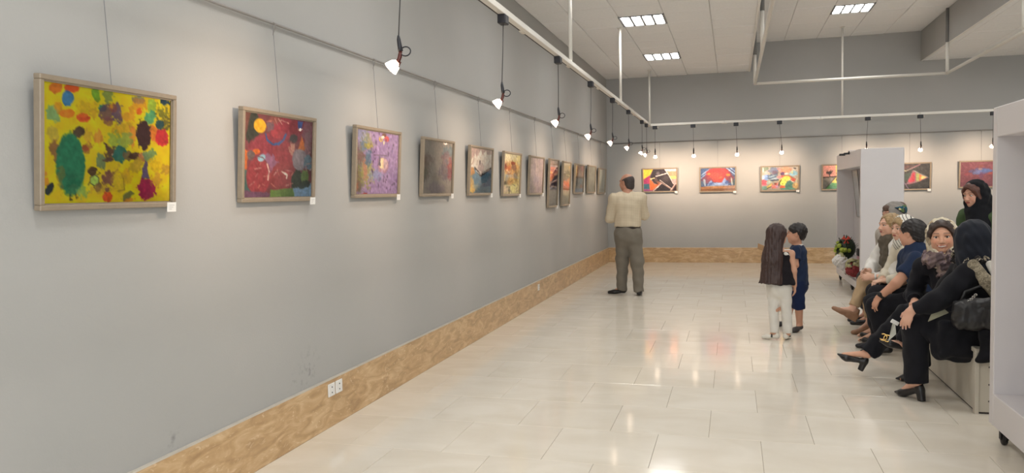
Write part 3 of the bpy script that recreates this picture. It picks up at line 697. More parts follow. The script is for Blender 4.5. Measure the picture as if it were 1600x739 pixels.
ART['olive'] = [
    ('e', 0.222, 0.111, 0.262, 0.123, 0, (210, 204, 170), 0.5, 0.8),
    ('e', 0.6, 0.11, 0.22, 0.105, 0, (180, 176, 140), 0.7, 0.8),
    ('e', 0.884, 0.158, 0.17, 0.128, 0, (200, 190, 110), 0.6, 0.8),
    ('e', 0.512, 0.343, 0.375, 0.183, 0, (176, 160, 84), 0.7, 0.8),
    ('e', 0.528, 0.229, 0.141, 0.041, 0, (120, 70, 40), 0.4, 0.9),
    ('e', 0.62, 0.338, 0.163, 0.082, 0, (90, 96, 80), 0.6, 0.8),
    ('e', 0.303, 0.372, 0.136, 0.08, 0.2, (190, 110, 60), 0.6, 0.8),
    ('e', 0.118, 0.34, 0.061, 0.08, 0, (110, 60, 50), 0.5, 0.8),
    ('e', 0.298, 0.571, 0.206, 0.117, 0.3, (140, 150, 140), 0.6, 0.9),
    ('e', 0.531, 0.544, 0.265, 0.119, 0, (200, 160, 80), 0.7, 0.7),
    ('e', 0.746, 0.538, 0.109, 0.141, 0, (120, 110, 60), 0.6, 0.8),
    ('e', 0.138, 0.729, 0.15, 0.046, 0, (80, 80, 66), 0.6, 0.9),
    ('e', 0.443, 0.724, 0.208, 0.058, 0, (190, 140, 80), 0.7, 0.8),
    ('e', 0.156, 0.88, 0.148, 0.093, 0, (190, 170, 150), 0.5, 0.8),
    ('e', 0.666, 0.856, 0.265, 0.116, 0, (200, 196, 110), 0.5, 0.9),
    ('e', 0.384, 0.897, 0.061, 0.076, 0, (90, 90, 60), 0.4, 0.9),
    ('l', [(0.852, 0.561), (0.912, 0.587)], (214, 206, 150), 0.014),
    ('l', [(0.747, 0.897), (0.801, 0.941)], (214, 206, 150), 0.014),
    ('l', [(0.487, 0.911), (0.529, 0.966)], (60, 66, 56), 0.014),
    ('l', [(0.386, 0.852), (0.482, 0.897)], (214, 206, 150), 0.014),
    ('l', [(0.452, 0.476), (0.25, 0.511)], (120, 80, 50), 0.014),
    ('l', [(0.206, 0.227), (0.113, 0.296)], (60, 66, 56), 0.014),
    ('l', [(0.886, 0.821), (0.773, 0.899)], (120, 80, 50), 0.014),
    ('l', [(0.931, 0.409), (0.852, 0.511)], (96, 96, 60), 0.014),
    ('l', [(0.827, 0.723), (0.922, 0.787)], (120, 80, 50), 0.014),
    ('l', [(0.433, 0.816), (0.209, 0.822)], (60, 66, 56), 0.014),
    ('l', [(0.557, 0.753), (0.746, 0.796)], (60, 66, 56), 0.014),
    ('l', [(0.206, 0.233), (0.255, 0.33)], (60, 66, 56), 0.014),
    ('l', [(0.325, 0.62), (0.307, 0.653)], (120, 80, 50), 0.014),
    ('l', [(0.466, 0.915), (0.351, 0.984)], (120, 80, 50), 0.014),
    ('l', [(0.152, 0.411), (0.075, 0.47)], (60, 66, 56), 0.014),
    ('l', [(0.17, 0.405), (0.342, 0.459)], (214, 206, 150), 0.014),
    ('l', [(0.8, 0.886), (0.892, 0.9)], (214, 206, 150), 0.014),
    ('l', [(0.559, 0.646), (0.407, 0.705)], (60, 66, 56), 0.014),
    ('l', [(0.704, 0.048), (0.79, 0.062)], (96, 96, 60), 0.014),
    ('l', [(0.255, 0.397), (0.141, 0.428)], (214, 206, 150), 0.014),
    ('l', [(0.266, 0.867), (0.092, 0.889)], (214, 206, 150), 0.014),
    ('l', [(0.547, 0.124), (0.5, 0.185)], (120, 80, 50), 0.014),
    ('l', [(0.055, 0.115), (0.018, 0.151)], (96, 96, 60), 0.014),
    ('l', [(0.843, 0.914), (0.936, 0.918)], (120, 80, 50), 0.014),
    ('l', [(1.014, 0.848), (0.951, 0.909)], (120, 80, 50), 0.014),
    ('l', [(0.842, 0.926), (0.787, 0.955)], (60, 66, 56), 0.014),
]
ART['night'] = [  # dark shape crossed by pale bars on orange and magenta
    ('p', [(0, 0), (.3, 0), (.2, .26), (0, .46)], (240, 178, 44), .05, 1), ('p', [(0, .46), (.2, .28), (.2, .66), (0, .72)], (170, 50, 100), .05, 1),
    ('p', [(0, .66), (.18, .66), (.18, .9), (0, .9)], (60, 110, 130), .05, 1), ('p', [(0, .88), (.28, .9), (.28, 1), (0, 1)], (150, 80, 130), .05, 1),
    ('p', [(.18, .4), (.34, .7), (.52, .62), (.27, .95), (.2, .95)], (232, 104, 50), .05, 1),
    ('p', [(.63, 0), (1, 0), (1, .14), (.7, .14)], (170, 165, 175), .05, 1), ('p', [(.7, .12), (1, .12), (1, .34), (.78, .34)], (236, 130, 96), .05, 1),
    ('p', [(.76, .34), (1, .34), (1, .46), (.82, .46)], (250, 190, 90), .05, 1), ('p', [(.82, .46), (1, .46), (1, .72), (.92, .72)], (222, 130, 130), .05, 1),
    ('p', [(.3, 0), (.63, 0), (.75, .25), (.92, .72), (.85, .86), (.5, .56), (.44, .7), (.32, .62), (.2, .35)], (58, 50, 56), .05, 1),
    ('p', [(.27, 1), (.55, .65), (.82, .92), (.8, 1)], (52, 46, 52), .05, 1), ('p', [(.86, 1), (.97, .7), (1, .7), (1, 1)], (60, 44, 50), .05, 1),
    ('e', .44, .2, .05, .07, 0, (110, 100, 106), .5, .8), ('e', .45, .6, .05, .06, 0, (160, 96, 70), .5, .8), ('e', .38, .48, .04, .1, .3, (110, 84, 84), .6, .8),
    ('e', .68, .42, .1, .12, 0, (84, 76, 78), .7, .7), ('l', [(.38, .33), (.74, .19)], (240, 214, 206), .035), ('l', [(.65, .02), (.78, .32), (.9, .68)], (226, 200, 196), .022),
    ('l', [(.3, .98), (.56, .63)], (236, 204, 196), .03), ('l', [(.5, .5), (.86, .9)], (226, 210, 200), .024), ('l', [(.8, 1), (.97, .66)], (228, 190, 180), .022), ('l', [(.23, .44), (.33, .4)], (250, 226, 150), .04)]
ART['cloud'] = [  # red cloud over pale blue hills and a brown field
    ('p', [(0, .1), (.1, 0), (.3, 0), (.1, .25), (0, .4)], (60, 86, 130), .2, 1), ('l', [(.03, .3), (.28, .03)], (150, 180, 210), .03), ('l', [(.0, .45), (.2, .2)], (120, 150, 190), .03), ('l', [(.75, .02), (.98, .28)], (150, 180, 210), .03), ('l', [(.85, .0), (1, .18)], (130, 160, 200), .03),
    ('e', .5, .3, .36, .32, 0, (166, 56, 58), .12, 1), ('e', .2, .5, .18, .16, 0, (130, 60, 76), .3, .8), ('e', .82, .45, .14, .18, 0, (146, 62, 70), .3, .8), ('e', .55, .5, .16, .14, 0, (176, 62, 56), .3, .9), ('e', .45, .35, .2, .16, 0, (186, 74, 62), .6, .7),
    ('e', .24, .25, .05, .045, 0, (226, 120, 60), .3, 1), ('e', .79, .31, .055, .05, 0, (226, 120, 50), .3, 1), ('e', .58, .42, .05, .04, .5, (222, 100, 60), .5, .7),
    ('p', [(.2, .72), (.3, .52), (.4, .66), (.5, .7), (.62, .62), (.7, .42), (.8, .7), (.8, .76), (.2, .76)], (120, 146, 190), .15, 1), ('e', .3, .68, .08, .06, .3, (60, 80, 140), .5, .8), ('e', .76, .62, .05, .08, .2, (60, 84, 150), .5, .8), ('e', .5, .68, .12, .05, 0, (150, 170, 206), .5, .8),
    ('e', .12, .62, .03, .16, .1, (160, 176, 190), .3, .9), ('e', .9, .6, .02, .18, .1, (180, 186, 170), .3, .9), ('e', .96, .62, .03, .14, .1, (70, 86, 76), .3, .9), ('e', .05, .66, .05, .1, 0, (86, 110, 140), .5, .8),
    ('p', [(0, .8), (1, .76), (1, 1), (0, 1)], (158, 106, 66), .08, 1), ('l', [(0, .86), (1, .84)], (196, 136, 84), .016), ('l', [(0, .94), (1, .92)], (130, 84, 56), .02), ('l', [(.15, .79), (.85, .77)], (216, 186, 150), .014)]
ART['medley'] = [  # a crowd of coloured shapes
    ('e', .1, .1, .1, .1, 0, (110, 130, 110), .5, .9), ('l', [(.04, .04), (.05, .2)], (226, 214, 190), .03), ('e', .14, .24, .06, .07, 0, (206, 160, 160), .3, .9), ('e', .34, .14, .14, .12, .1, (96, 110, 140), .5, .9), ('e', .36, .26, .1, .1, .2, (110, 90, 110), .5, .9),
    ('p', [(.42, .08), (.5, .06), (.62, .24), (.55, .3)], (206, 130, 126), .2, 1), ('e', .66, .14, .14, .14, 0, (220, 130, 100), .3, .9), ('e', .57, .3, .06, .07, 0, (96, 70, 110), .2, 1), ('e', .9, .1, .07, .1, 0, (180, 170, 160), .4, .9), ('e', .9, .08, .04, .05, 0, (70, 66, 70), .4, .8),
    ('e', .86, .3, .1, .12, .1, (120, 170, 190), .3, .95), ('p', [(.78, .26), (.86, .16), (.84, .34)], (200, 190, 120), .2, .8), ('e', .68, .3, .06, .04, .3, (200, 200, 200), .3, .8),
    ('e', .14, .44, .1, .12, 0, (120, 150, 200), .2, 1), ('e', .04, .44, .04, .1, 0, (170, 190, 210), .3, .9), ('e', .32, .44, .14, .14, .2, (80, 100, 130), .6, .9), ('e', .38, .5, .14, .04, .2, (170, 190, 200), .3, .9), ('e', .3, .4, .1, .03, .3, (150, 180, 190), .4, .8), ('e', .36, .57, .12, .03, .1, (60, 70, 90), .5, .8),
    ('e', .52, .44, .1, .05, .1, (210, 120, 130), .3, .9), ('l', [(.56, .4), (.74, .42), (.9, .56)], (200, 70, 56), .05), ('l', [(.6, .36), (.76, .38), (.93, .54)], (120, 110, 80), .02), ('e', .86, .58, .07, .06, .2, (206, 84, 70), .3, .9), ('l', [(.74, .56), (.86, .66)], (226, 210, 190), .03),
    ('e', .68, .5, .1, .1, 0, (226, 196, 80), .2, 1), ('e', .6, .64, .12, .16, 0, (224, 210, 84), .12, 1), ('l', [(.54, .55), (.49, .68), (.47, .82)], (56, 50, 54), .035), ('e', .57, .87, .07, .07, 0, (214, 100, 60), .2, 1), ('e', .59, .76, .07, .03, 0, (240, 220, 90), .2, 1), ('e', .58, .73, .025, .02, 0, (90, 120, 60), .3, 1), ('e', .64, .58, .016, .02, 0, (90, 70, 50), .3, 1),
    ('e', .06, .68, .09, .13, 0, (206, 76, 90), .2, 1), ('e', .2, .66, .08, .06, .2, (170, 190, 180), .4, .8), ('p', [(.27, .66), (.34, .8), (.46, .64), (.44, .9), (.28, .94)], (206, 120, 110), .15, 1), ('e', .38, .72, .04, .05, 0, (140, 60, 60), .3, .9), ('e', .42, .84, .04, .06, 0, (170, 130, 170), .4, .9),
    ('e', .2, .84, .1, .05, .7, (214, 190, 90), .4, .9), ('l', [(.12, .95), (.26, .84)], (70, 70, 60), .025), ('e', .08, .9, .08, .08, 0, (110, 160, 140), .3, .9), ('e', .76, .78, .12, .16, 0, (76, 130, 116), .3, .95), ('e', .92, .84, .08, .14, 0, (196, 160, 100), .3, .9), ('l', [(.95, .55), (.93, .8)], (226, 210, 150), .02), ('e', .72, .94, .2, .05, 0, (84, 150, 130), .3, .9)]
ART['tree'] = [  # bare tree on pink, a grey wedge, yellow and green
    ('p', [(0, 0), (.4, 0), (.4, .48), (0, .5)], (206, 140, 126), .06, 1), ('p', [(0, .5), (.34, .5), (.06, 1), (0, 1)], (140, 132, 118), .06, 1),
    ('p', [(.34, 0), (1, 0), (1, .85), (.62, .78), (.24, .72), (.36, .5)], (236, 206, 84), .1, 1), ('p', [(.24, .72), (.62, .8), (1, .86), (1, 1), (.06, 1)], (106, 176, 96), .08, 1),
    ('l', [(.06, 1), (.34, .5)], (70, 60, 54), .025), ('l', [(0, .5), (.36, .48)], (70, 56, 54), .04), ('l', [(.18, .48), (.18, .38), (.1, .28)], (70, 60, 60), .035), ('l', [(.18, .4), (.26, .24)], (70, 60, 60), .03), ('e', .17, .31, .07, .06, 0, (72, 62, 60), .5, 1), ('l', [(.2, .3), (.22, .2)], (76, 62, 58), .02), ('l', [(.12, .3), (.13, .22)], (76, 62, 58), .02),
    ('e', .42, .35, .07, .05, 0, (206, 80, 50), .7, 1), ('e', .38, .6, .03, .07, 0, (60, 56, 40), .3, 1), ('l', [(.46, .62), (.5, .52)], (90, 70, 40), .02), ('e', .52, .1, .06, .16, 0, (250, 236, 160), .6, .8), ('e', .8, .3, .12, .2, 0, (220, 150, 60), .6, .8), ('e', .54, .16, .03, .06, 0, (110, 130, 70), .5, .8), ('l', [(.4, .8), (.66, .72)], (226, 210, 150), .018)]
ART['kite'] = [  # bright kite on charcoal
    ('p', [(.3, .05), (.6, .05), (.4, .22), (.3, .26)], (96, 66, 66), .2, .8), ('l', [(.1, .42), (.44, .26), (.75, .04)], (150, 136, 124), .03), ('l', [(.5, .2), (.74, .05)], (140, 84, 100), .03), ('p', [(.35, .45), (.55, .3), (.5, .6), (.4, .7)], (70, 90, 80), .4, .7),
    ('p', [(.42, .8), (.58, .26), (.66, .32), (.96, .56), (.72, .72), (.5, .82)], (140, 96, 104), .1, 1), ('p', [(.5, .8), (.56, .38), (.63, .34), (.63, .7)], (180, 60, 72), .1, 1), ('p', [(.66, .36), (.74, .42), (.74, .7), (.66, .72)], (150, 160, 90), .1, 1), ('p', [(.74, .42), (.79, .46), (.79, .66), (.74, .7)], (206, 110, 60), .1, 1), ('p', [(.79, .47), (.92, .55), (.79, .64)], (236, 186, 110), .1, 1),
    ('e', .52, .66, .05, .08, .2, (206, 70, 90), .3, .9), ('l', [(.6, .27), (.78, .42), (.97, .56)], (130, 150, 136), .016), ('l', [(.36, .7), (.48, 1)], (120, 100, 124), .03), ('l', [(.4, .8), (.66, .7), (.9, .58)], (140, 110, 124), .016), ('l', [(.3, .2), (.42, .3)], (170, 170, 130), .02)]
ART['maroon'] = [
    ('e', .5, .38, .24, .12, 0, (84, 80, 130), .4, .9), ('e', .36, .4, .08, .1, 0, (76, 60, 86), .5, .8), ('e', .62, .36, .14, .07, 0, (70, 96, 150), .4, .8), ('e', .42, .42, .1, .08, .2, (96, 110, 160), .5, .7), ('e', .48, .3, .07, .03, 0, (150, 120, 110), .5, .8), ('e', .48, .18, .05, .06, 0, (120, 66, 56), .5, .6),
    ('e', .72, .48, .06, .05, .4, (150, 66, 56), .5, .8), ('e', .15, .5, .05, .06, 0, (146, 60, 70), .6, .7), ('e', .5, .56, .05, .12, 0, (100, 60, 90), .5, .8), ('e', .8, .8, .2, .2, 0, (110, 66, 80), .9, .5)]
ART['mauve'] = [('e', .2 + .6 * ((k * 37) % 100) / 100, ((k * 61) % 100) / 100, .1, .08, k, ((196, 168, 170), (150, 124, 136), (176, 150, 160), (160, 140, 130))[k % 4], .9, .6) for k in range(36)] + [('e', .16, .1, .1, .08, 0, (150, 130, 120), .9, .6), ('e', .85, .85, .14, .1, 0, (140, 120, 120), .9, .6), ('e', .5, .6, .3, .1, 0, (150, 134, 156), .8, .5)]
ART['dusk'] = [('p', [(0, 0), (1, 0), (1, .18), (0, .16)], (180, 146, 124), .2, 1), ('p', [(0, .16), (1, .18), (1, .3), (0, .3)], (146, 126, 124), .2, 1), ('p', [(0, .26), (.5, .24), (1, .2), (1, .34), (0, .46)], (206, 110, 76), .3, 1), ('e', .72, .22, .2, .05, .3, (150, 56, 60), .5, .9), ('e', .75, .3, .2, .03, 0, (240, 170, 120), .4, .9), ('e', .2, .4, .16, .06, 0, (240, 150, 90), .5, .9),
    ('p', [(0, .6), (.3, .48), (.6, .34), (1, .3), (1, .64), (0, .66)], (64, 58, 76), .2, 1), ('l', [(.1, .62), (.5, .56), (.95, .6)], (150, 150, 170), .04), ('e', .7, .5, .2, .06, .3, (50, 46, 60), .4, .8), ('p', [(0, .66), (1, .64), (1, 1), (0, 1)], (142, 134, 118), .1, 1)]
ART['meadow'] = [('e', .5, .3, .5, .14, 0, (140, 134, 104), .7, .8), ('e', .3, .12, .3, .1, 0, (190, 180, 150), .8, .6), ('e', .3, .54, .3, .14, 0, (216, 130, 90), .4, .9), ('e', .7, .56, .24, .12, 0, (206, 120, 84), .5, .9), ('e', .5, .42, .3, .06, 0, (170, 150, 120), .6, .8), ('e', .5, .72, .4, .06, 0, (196, 176, 130), .8, .7)]
ART['halves'] = [('p', [(0, 0), (1, 0), (1, .44), (0, .44)], (206, 150, 110), .1, 1), ('p', [(0, 0), (.2, 0), (.2, .44), (0, .44)], (214, 190, 110), .2, 1), ('e', .8, .1, .2, .12, 0, (206, 120, 100), .5, .9), ('e', .45, .26, .1, .16, 0, (226, 190, 160), .6, .8), ('p', [(0, .42), (1, .42), (1, .48), (0, .48)], (130, 96, 66), .2, 1), ('p', [(0, .48), (1, .48), (1, .88), (0, .88)], (156, 152, 140), .2, 1),
    ('e', .3, .64, .1, .14, 0, (110, 110, 106), .6, .8), ('e', .7, .6, .16, .1, 0, (130, 150, 160), .6, .8), ('e', .8, .78, .14, .08, 0, (190, 130, 100), .6, .8), ('p', [(0, .86), (1, .84), (1, 1), (0, 1)], (120, 146, 176), .2, 1)]
ART['moss'] = [('e', .1 + .8 * ((k * 43) % 100) / 100, ((k * 71) % 100) / 100, .05, .16, .2, ((120, 116, 96), (150, 146, 128), (104, 104, 88))[k % 3], .9, .5) for k in range(24)]
ART['pale'] = [('e', .1 + .8 * ((k * 43) % 100) / 100, ((k * 57) % 100) / 100, .07, .2, .2, ((176, 182, 168), (160, 166, 150), (186, 190, 178))[k % 3], .9, .4) for k in range(16)] + [('p', [(0, .86), (1, .86), (1, .9), (0, .9)], (140, 142, 130), .3, .7)]

def vnoise(h, w_, cells, seed):
    """smooth value noise on an h x w grid"""
    r = np.random.RandomState(seed)
    ch = max(2, int(cells)); cw = max(2, int(cells * w_ / h))
    g = r.rand(ch + 2, cw + 2)
    y = np.linspace(0, ch - 1e-3, h); x = np.linspace(0, cw - 1e-3, w_)
    yi, xi = y.astype(int), x.astype(int); fy, fx = (y - yi)[:, None], (x - xi)[None, :]
    fy = fy * fy * (3 - 2 * fy); fx = fx * fx * (3 - 2 * fx)
    a = g[yi][:, xi]; b = g[yi][:, xi + 1]; c = g[yi + 1][:, xi]; d = g[yi + 1][:, xi + 1]
    return (a * (1 - fx) + b * fx) * (1 - fy) + (c * (1 - fx) + d * fx) * fy

def paint(name, base, wid, hei, nx, ny, mottle=0.05, alt=None, seed=1):
    """runs the stroke list over an ny x nx canvas, returns linear colours"""
    img = np.zeros((ny, nx, 3)) + np.array(base, float)
    asp = wid / hei
    u, v = np.meshgrid((np.arange(nx) + .5) / nx, (np.arange(ny) + .5) / ny)
    N = [vnoise(ny, nx, 6, seed), vnoise(ny, nx, 14, seed + 1), vnoise(ny, nx, 34, seed + 2), vnoise(ny, nx, 60, seed + 3)]
    if alt is not None:
        k = np.clip((N[1] * .6 + N[2] * .4 - .35) * 3.2, 0, 1)[..., None]; img = img * (1 - k) + np.array(alt, float) * k
    fine = (N[2] + N[3] + N[1] - 1.5) * .8
    px = 1.2 / ny
    for i, s in enumerate(ART.get(name, [])):
        nz = np.roll(fine, (i * 17, i * 29), (0, 1))
        if s[0] == 'e':
            _, cu, cv, ru, rv, rot, col, ro, al = s
            du, dv = (u - cu) * asp, v - cv
            c, sn = math.cos(rot), math.sin(rot)
            a, b = du * c - dv * sn, du * sn + dv * c
            d = np.sqrt((a / (ru * asp + 1e-6)) ** 2 + (b / (rv + 1e-6)) ** 2) - 1 + nz * ro * 1.3
            m = np.clip(.5 - d / (.10 + .45 * max(ro - .3, 0)), 0, 1) * al
        elif s[0] == 'p':
            _, pts, col, ro, al = s
            inside = np.zeros(u.shape, bool); dm = np.full(u.shape, 9.)
            uu = u + nz * .02 * (ro * 4); vv = v + np.roll(nz, 31, 1) * .02 * (ro * 4)
            for k in range(len(pts)):
                (x0, y0), (x1, y1) = pts[k], pts[k - 1]
                cond = ((y0 > vv) != (y1 > vv))
                with np.errstate(divide='ignore', invalid='ignore'):
                    xi = (x1 - x0) * (vv - y0) / (y1 - y0 + 1e-12) + x0
                inside ^= cond & (uu < xi)
                ex, ey = (x1 - x0) * asp, y1 - y0; t = np.clip((((uu - x0) * asp) * ex + (vv - y0) * ey) / (ex * ex + ey * ey + 1e-9), 0, 1)
                dm = np.minimum(dm, np.hypot((uu - x0) * asp - t * ex, vv - y0 - t * ey))
            m = np.clip(.5 + np.where(inside, dm, -dm) / (px * 1.5), 0, 1) * al
        else:
            _, pts, col, wd = s
            dm = np.full(u.shape, 9.)
            for (x0, y0), (x1, y1) in zip(pts[:-1], pts[1:]):
                ex, ey = (x1 - x0) * asp, y1 - y0; t = np.clip((((u - x0) * asp) * ex + (v - y0) * ey) / (ex * ex + ey * ey + 1e-9), 0, 1)
                dm = np.minimum(dm, np.hypot((u - x0) * asp - t * ex, v - y0 - t * ey))
            m = np.clip(.5 + (wd * (.55 + nz * .4) - dm) / px, 0, 1)
        shade = 1 + (nz * .16)[..., None]
        img = img * (1 - m[..., None]) + np.clip(np.array(col, float) * shade, 0, 255) * m[..., None]
    img *= 1 + ((N[2] - .5) * mottle * 2)[..., None]
    ds = .04 if name == 'yellow' else .2
    img = img * (1 - ds) + img.mean(-1, keepdims=True) * ds
    img = np.clip(img * 1.1 + 12, 0, 255) / 255  # greying and lift put the reflected haze of the glass into the print
    return np.where(img <= .04045, img / 12.92, ((img + .055) / 1.055) ** 2.4)

PRINT = mat('painted_paper', (200, 200, 200), 0.7, spec=0.2, attr='paint')
FRAME = mat('champagne_frame', (150, 135, 116), 0.42, spec=0.5, vary=0.08, scale=40)
BACK = mat('brown_backing_board', (92, 78, 64), 0.8, vary=0.15)
CARD = mat('white_card', (236, 234, 230), 0.6, vary=0.02)
CARDLINE = mat('grey_card_line', (165, 163, 160), 0.7, vary=0.1)
WIRE = mat('steel_wire', (120, 120, 122), 0.4, metal=0.6, vary=0.1)
RAILM = mat('grey_picture_rail', (150, 146, 142), 0.45, metal=0.3, vary=0.08)
def glass_mat():
    m = bpy.data.materials.new('picture_glass'); m.use_nodes = True; nt = m.node_tree; nt.nodes.clear(); L = nt.links.new
    o = nt.nodes.new('ShaderNodeOutputMaterial'); mx = nt.nodes.new('ShaderNodeMixShader'); t = nt.nodes.new('ShaderNodeBsdfTransparent')
    g = nt.nodes.new('ShaderNodeBsdfGlossy'); g.inputs['Roughness'].default_value = 0.02
    f = nt.nodes.new('ShaderNodeFresnel'); f.inputs['IOR'].default_value = 1.45
    tc = nt.nodes.new('ShaderNodeTexCoord'); n = nt.nodes.new('ShaderNodeTexNoise'); n.inputs['Scale'].default_value = 3
    bp = nt.nodes.new('ShaderNodeBump'); bp.inputs['Strength'].default_value = 0.01; L(tc.outputs['Object'], n.inputs['Vector']); L(n.outputs['Fac'], bp.inputs['Height'])
    L(bp.outputs['Normal'], g.inputs['Normal'])
    L(f.outputs[0], mx.inputs[0]); L(t.outputs[0], mx.inputs[1]); L(g.outputs[0], mx.inputs[2]); L(mx.outputs[0], o.inputs[0])
    return m
GLASS = glass_mat()

def picture(art, base, center, ztop, w_, h, left, label, group, nx, ny, alt=None, mottle=0.05, seed=1, tilt=3.6, card=True, hook=True, zrail=2.487):
    """framed picture leaning out from the wall on its wire; local X right, Z up, -Y out of the wall"""
    loc = (0.006, center, ztop - h) if left else (center, DEPTH - .006, ztop - h)
    t = thing('framed_picture', loc, label, 'picture', group)
    a = math.radians(tilt); t.rotation_euler = (a, 0, PI / 2 if left else 0)
    W = w_ / 2; b = 0.021; D = .034
    fr = MB()
    for (x0, z0, x1, z1) in ((-W, 0, W, b), (-W, h - b, W, h), (-W, b, -W + b, h - b), (W - b, b, W, h - b)):
        fr.bbox((x0, -D, z0), (x1, 0, z1), .003)
    for (x0, z0, x1, z1) in ((-W + b, b, W - b, b + .006), (-W + b, h - b - .006, W - b, h - b), (-W + b, b, -W + b + .006, h - b), (W - b - .006, b, W - b, h - b)):
        fr.box((x0, -D + .010, z0), (x1, -.01, z1))
    fr.build('frame', FRAME, t)
    MB().box((-W + .004, -.006, .004), (W - .004, -.002, h - .004)).build('backing_board', BACK, t)
    iw, ih = w_ - 2 * b, h - 2 * b
    img = paint(art, base, iw, ih, nx, ny, mottle, alt, seed)
    xs, zs = np.linspace(-iw / 2, iw / 2, nx + 1), np.linspace(b + ih, b, ny + 1)
    X, Z = np.meshgrid(xs, zs)
    co = np.stack([X, np.full_like(X, -D + .016), Z], -1).reshape(-1, 3)
    idx = np.arange((nx + 1) * (ny + 1)).reshape(ny + 1, nx + 1)
    f = np.stack([idx[:-1, :-1], idx[1:, :-1], idx[1:, 1:], idx[:-1, 1:]], -1).reshape(-1, 4)
    me = bpy.data.meshes.new('painting'); me.vertices.add(len(co)); me.vertices.foreach_set('co', co.ravel())
    me.loops.add(f.size); me.loops.foreach_set('vertex_index', f.ravel().astype(np.int32))
    me.polygons.add(len(f)); me.polygons.foreach_set('loop_start', np.arange(0, f.size, 4, dtype=np.int32))
    me.update(calc_edges=True)
    pad = np.pad(img, ((0, 1), (0, 1), (0, 0)), 'edge'); pad2 = np.pad(img, ((1, 0), (1, 0), (0, 0)), 'edge')
    vc = ((pad + pad2) / 2).reshape(-1, 3)
    at = me.color_attributes.new('paint', 'FLOAT_COLOR', 'POINT')
    at.data.foreach_set('color', np.concatenate([vc, np.ones((len(vc), 1))], 1).astype(np.float32).ravel())
    me.materials.append(PRINT)
    link('painting', me, t)
    MB().add([(-iw / 2, -D + .012, b), (iw / 2, -D + .012, b), (iw / 2, -D + .012, b + ih), (-iw / 2, -D + .012, b + ih)], [(0, 1, 2, 3)]).build('glass', GLASS, t)
    if card:
        cw = .058; c = MB().box((W - cw - .004, -D - .003, -.022), (W - .004, -D - .001, .022)).build('label_card', CARD, t)
        ln = MB()
        for k in range(3): ln.box((W - cw + .008, -D - .0036, .008 - .009 * k), (W - .016 - .008 * k, -D - .0029, .0095 - .009 * k))
        ln.build('print_lines', CARDLINE, c)
    # wire: up from the top of the frame, at the wall, to the rail hook
    R = Matrix.Rotation(-a, 3, 'X')
    def L2(p): return tuple(R @ Vector(p))
    zt = zrail - (ztop - h)
    top = Vector((0, -.012, h - .02))
    wt = MB().tube([tuple(top), L2((0, -.018, zt))], .0016, 6).build('wire', WIRE, t)
    MB().bbox((-.02, -.004, h - .05), (.02, .004, h - .018), .001).build('hanger', WIRE, t)
    if hook:
        MB().tube([L2((0, -.022, zt + .012)), L2((0, -.034, zt + .006)), L2((0, -.034, zt - .02)), L2((0, -.02, zt - .045)), L2((0, -.018, zt - .06))], .004, 6).build('hook', RAILM, wt)
    return t

# picture rails along the two walls
MB().tube([(.02, YB + .1, 2.497), (.02, DEPTH - .02, 2.497)], .0085, 8).build('picture_rail', RAILM, None, True)
tag(bpy.data.objects['picture_rail'], 'thin grey picture rail running along the left wall', 'picture rail')
o = MB().tube([(.03, DEPTH - .02, 2.497), (XR - .1, DEPTH - .02, 2.497)], .0085, 8).build('picture_rail', RAILM, None, True)
tag(o, 'thin grey picture rail running along the back wall', 'picture rail')

GL, GB = 'framed pictures on the left wall', 'framed pictures on the back wall'
picture('yellow', (232, 214, 30), 2.66, 1.985, .735, .515, True, 'framed yellow painting with a tall green figure, nearest on the left wall', GL, 230, 164, (222, 196, 30), .04, 1)
picture('red', (140, 70, 78), 3.905, 1.99, .745, .51, True, 'framed crimson abstract painting with a blue arc, second on the left wall', GL, 180, 128, (120, 66, 70), .05, 5)
picture('violet', (150, 122, 178), 5.18, 1.995, .75, .505, True, 'framed violet painting with a small cream block, third on the left wall', GL, 140, 104, (164, 136, 186), .08, 9)
picture('haze', (152, 144, 132), 6.38, 1.993, .75, .505, True, 'framed dim grey-brown painting, fourth on the left wall', GL, 90, 64, (158, 148, 138), .04, 13)  # pale even base: the wall's reflection in the glass is painted in
picture('shore', (176, 146, 142), 7.59, 1.99, .76, .505, True, 'framed painting of a pale peak over blue water, fifth on the left wall', GL, 110, 76, (190, 162, 154), .06, 17)
picture('olive', (176, 168, 104), 8.75, 1.985, .755, .515, True, 'framed olive and cream abstract painting, sixth on the left wall', GL, 100, 68, (196, 188, 130), .09, 21)
picture('mauve', (166, 142, 146), 9.93, 1.985, .77, .51, True, 'framed mottled mauve painting, seventh on the left wall', GL, 70, 48, (180, 156, 156), .1, 25)
picture('dusk', (160, 140, 124), 10.9, 1.985, .60, .70, True, 'tall framed painting of an orange dusk above dark rocks, on the left wall', GL, 48, 56, None, .06, 29)
picture('meadow', (176, 166, 134), 11.8, 1.98, .60, .69, True, 'tall framed beige painting with an orange middle, on the left wall', GL, 48, 56, (184, 170, 130), .06, 33)
picture('halves', (160, 150, 130), 12.9, 1.975, .80, .505, True, 'framed painting with an orange upper half and a grey lower half, on the left wall', GL, 48, 32, None, .1, 37)
picture('moss', (150, 148, 132), 14.08, 1.985, .80, .51, True, 'framed grey-green painting, last but one before the corner on the left wall', GL, 40, 26, (120, 118, 100), .1, 41)
picture('pale', (192, 197, 184), 15.27, 1.965, .82, .51, True, 'framed pale grey-green painting, nearest the corner on the left wall', GL, 40, 26, (180, 184, 170), .05, 45)
picture('night', (150, 120, 110), 1.10, 1.965, .72, .505, False, 'framed black and orange painting crossed by pale bars, leftmost on the back wall', GB, 110, 76, None, .04, 49)
picture('cloud', (66, 82, 122), 2.258, 1.955, .725, .515, False, 'framed painting of a red cloud over blue hills, second on the back wall', GB, 110, 76, (84, 100, 140), .06, 53)
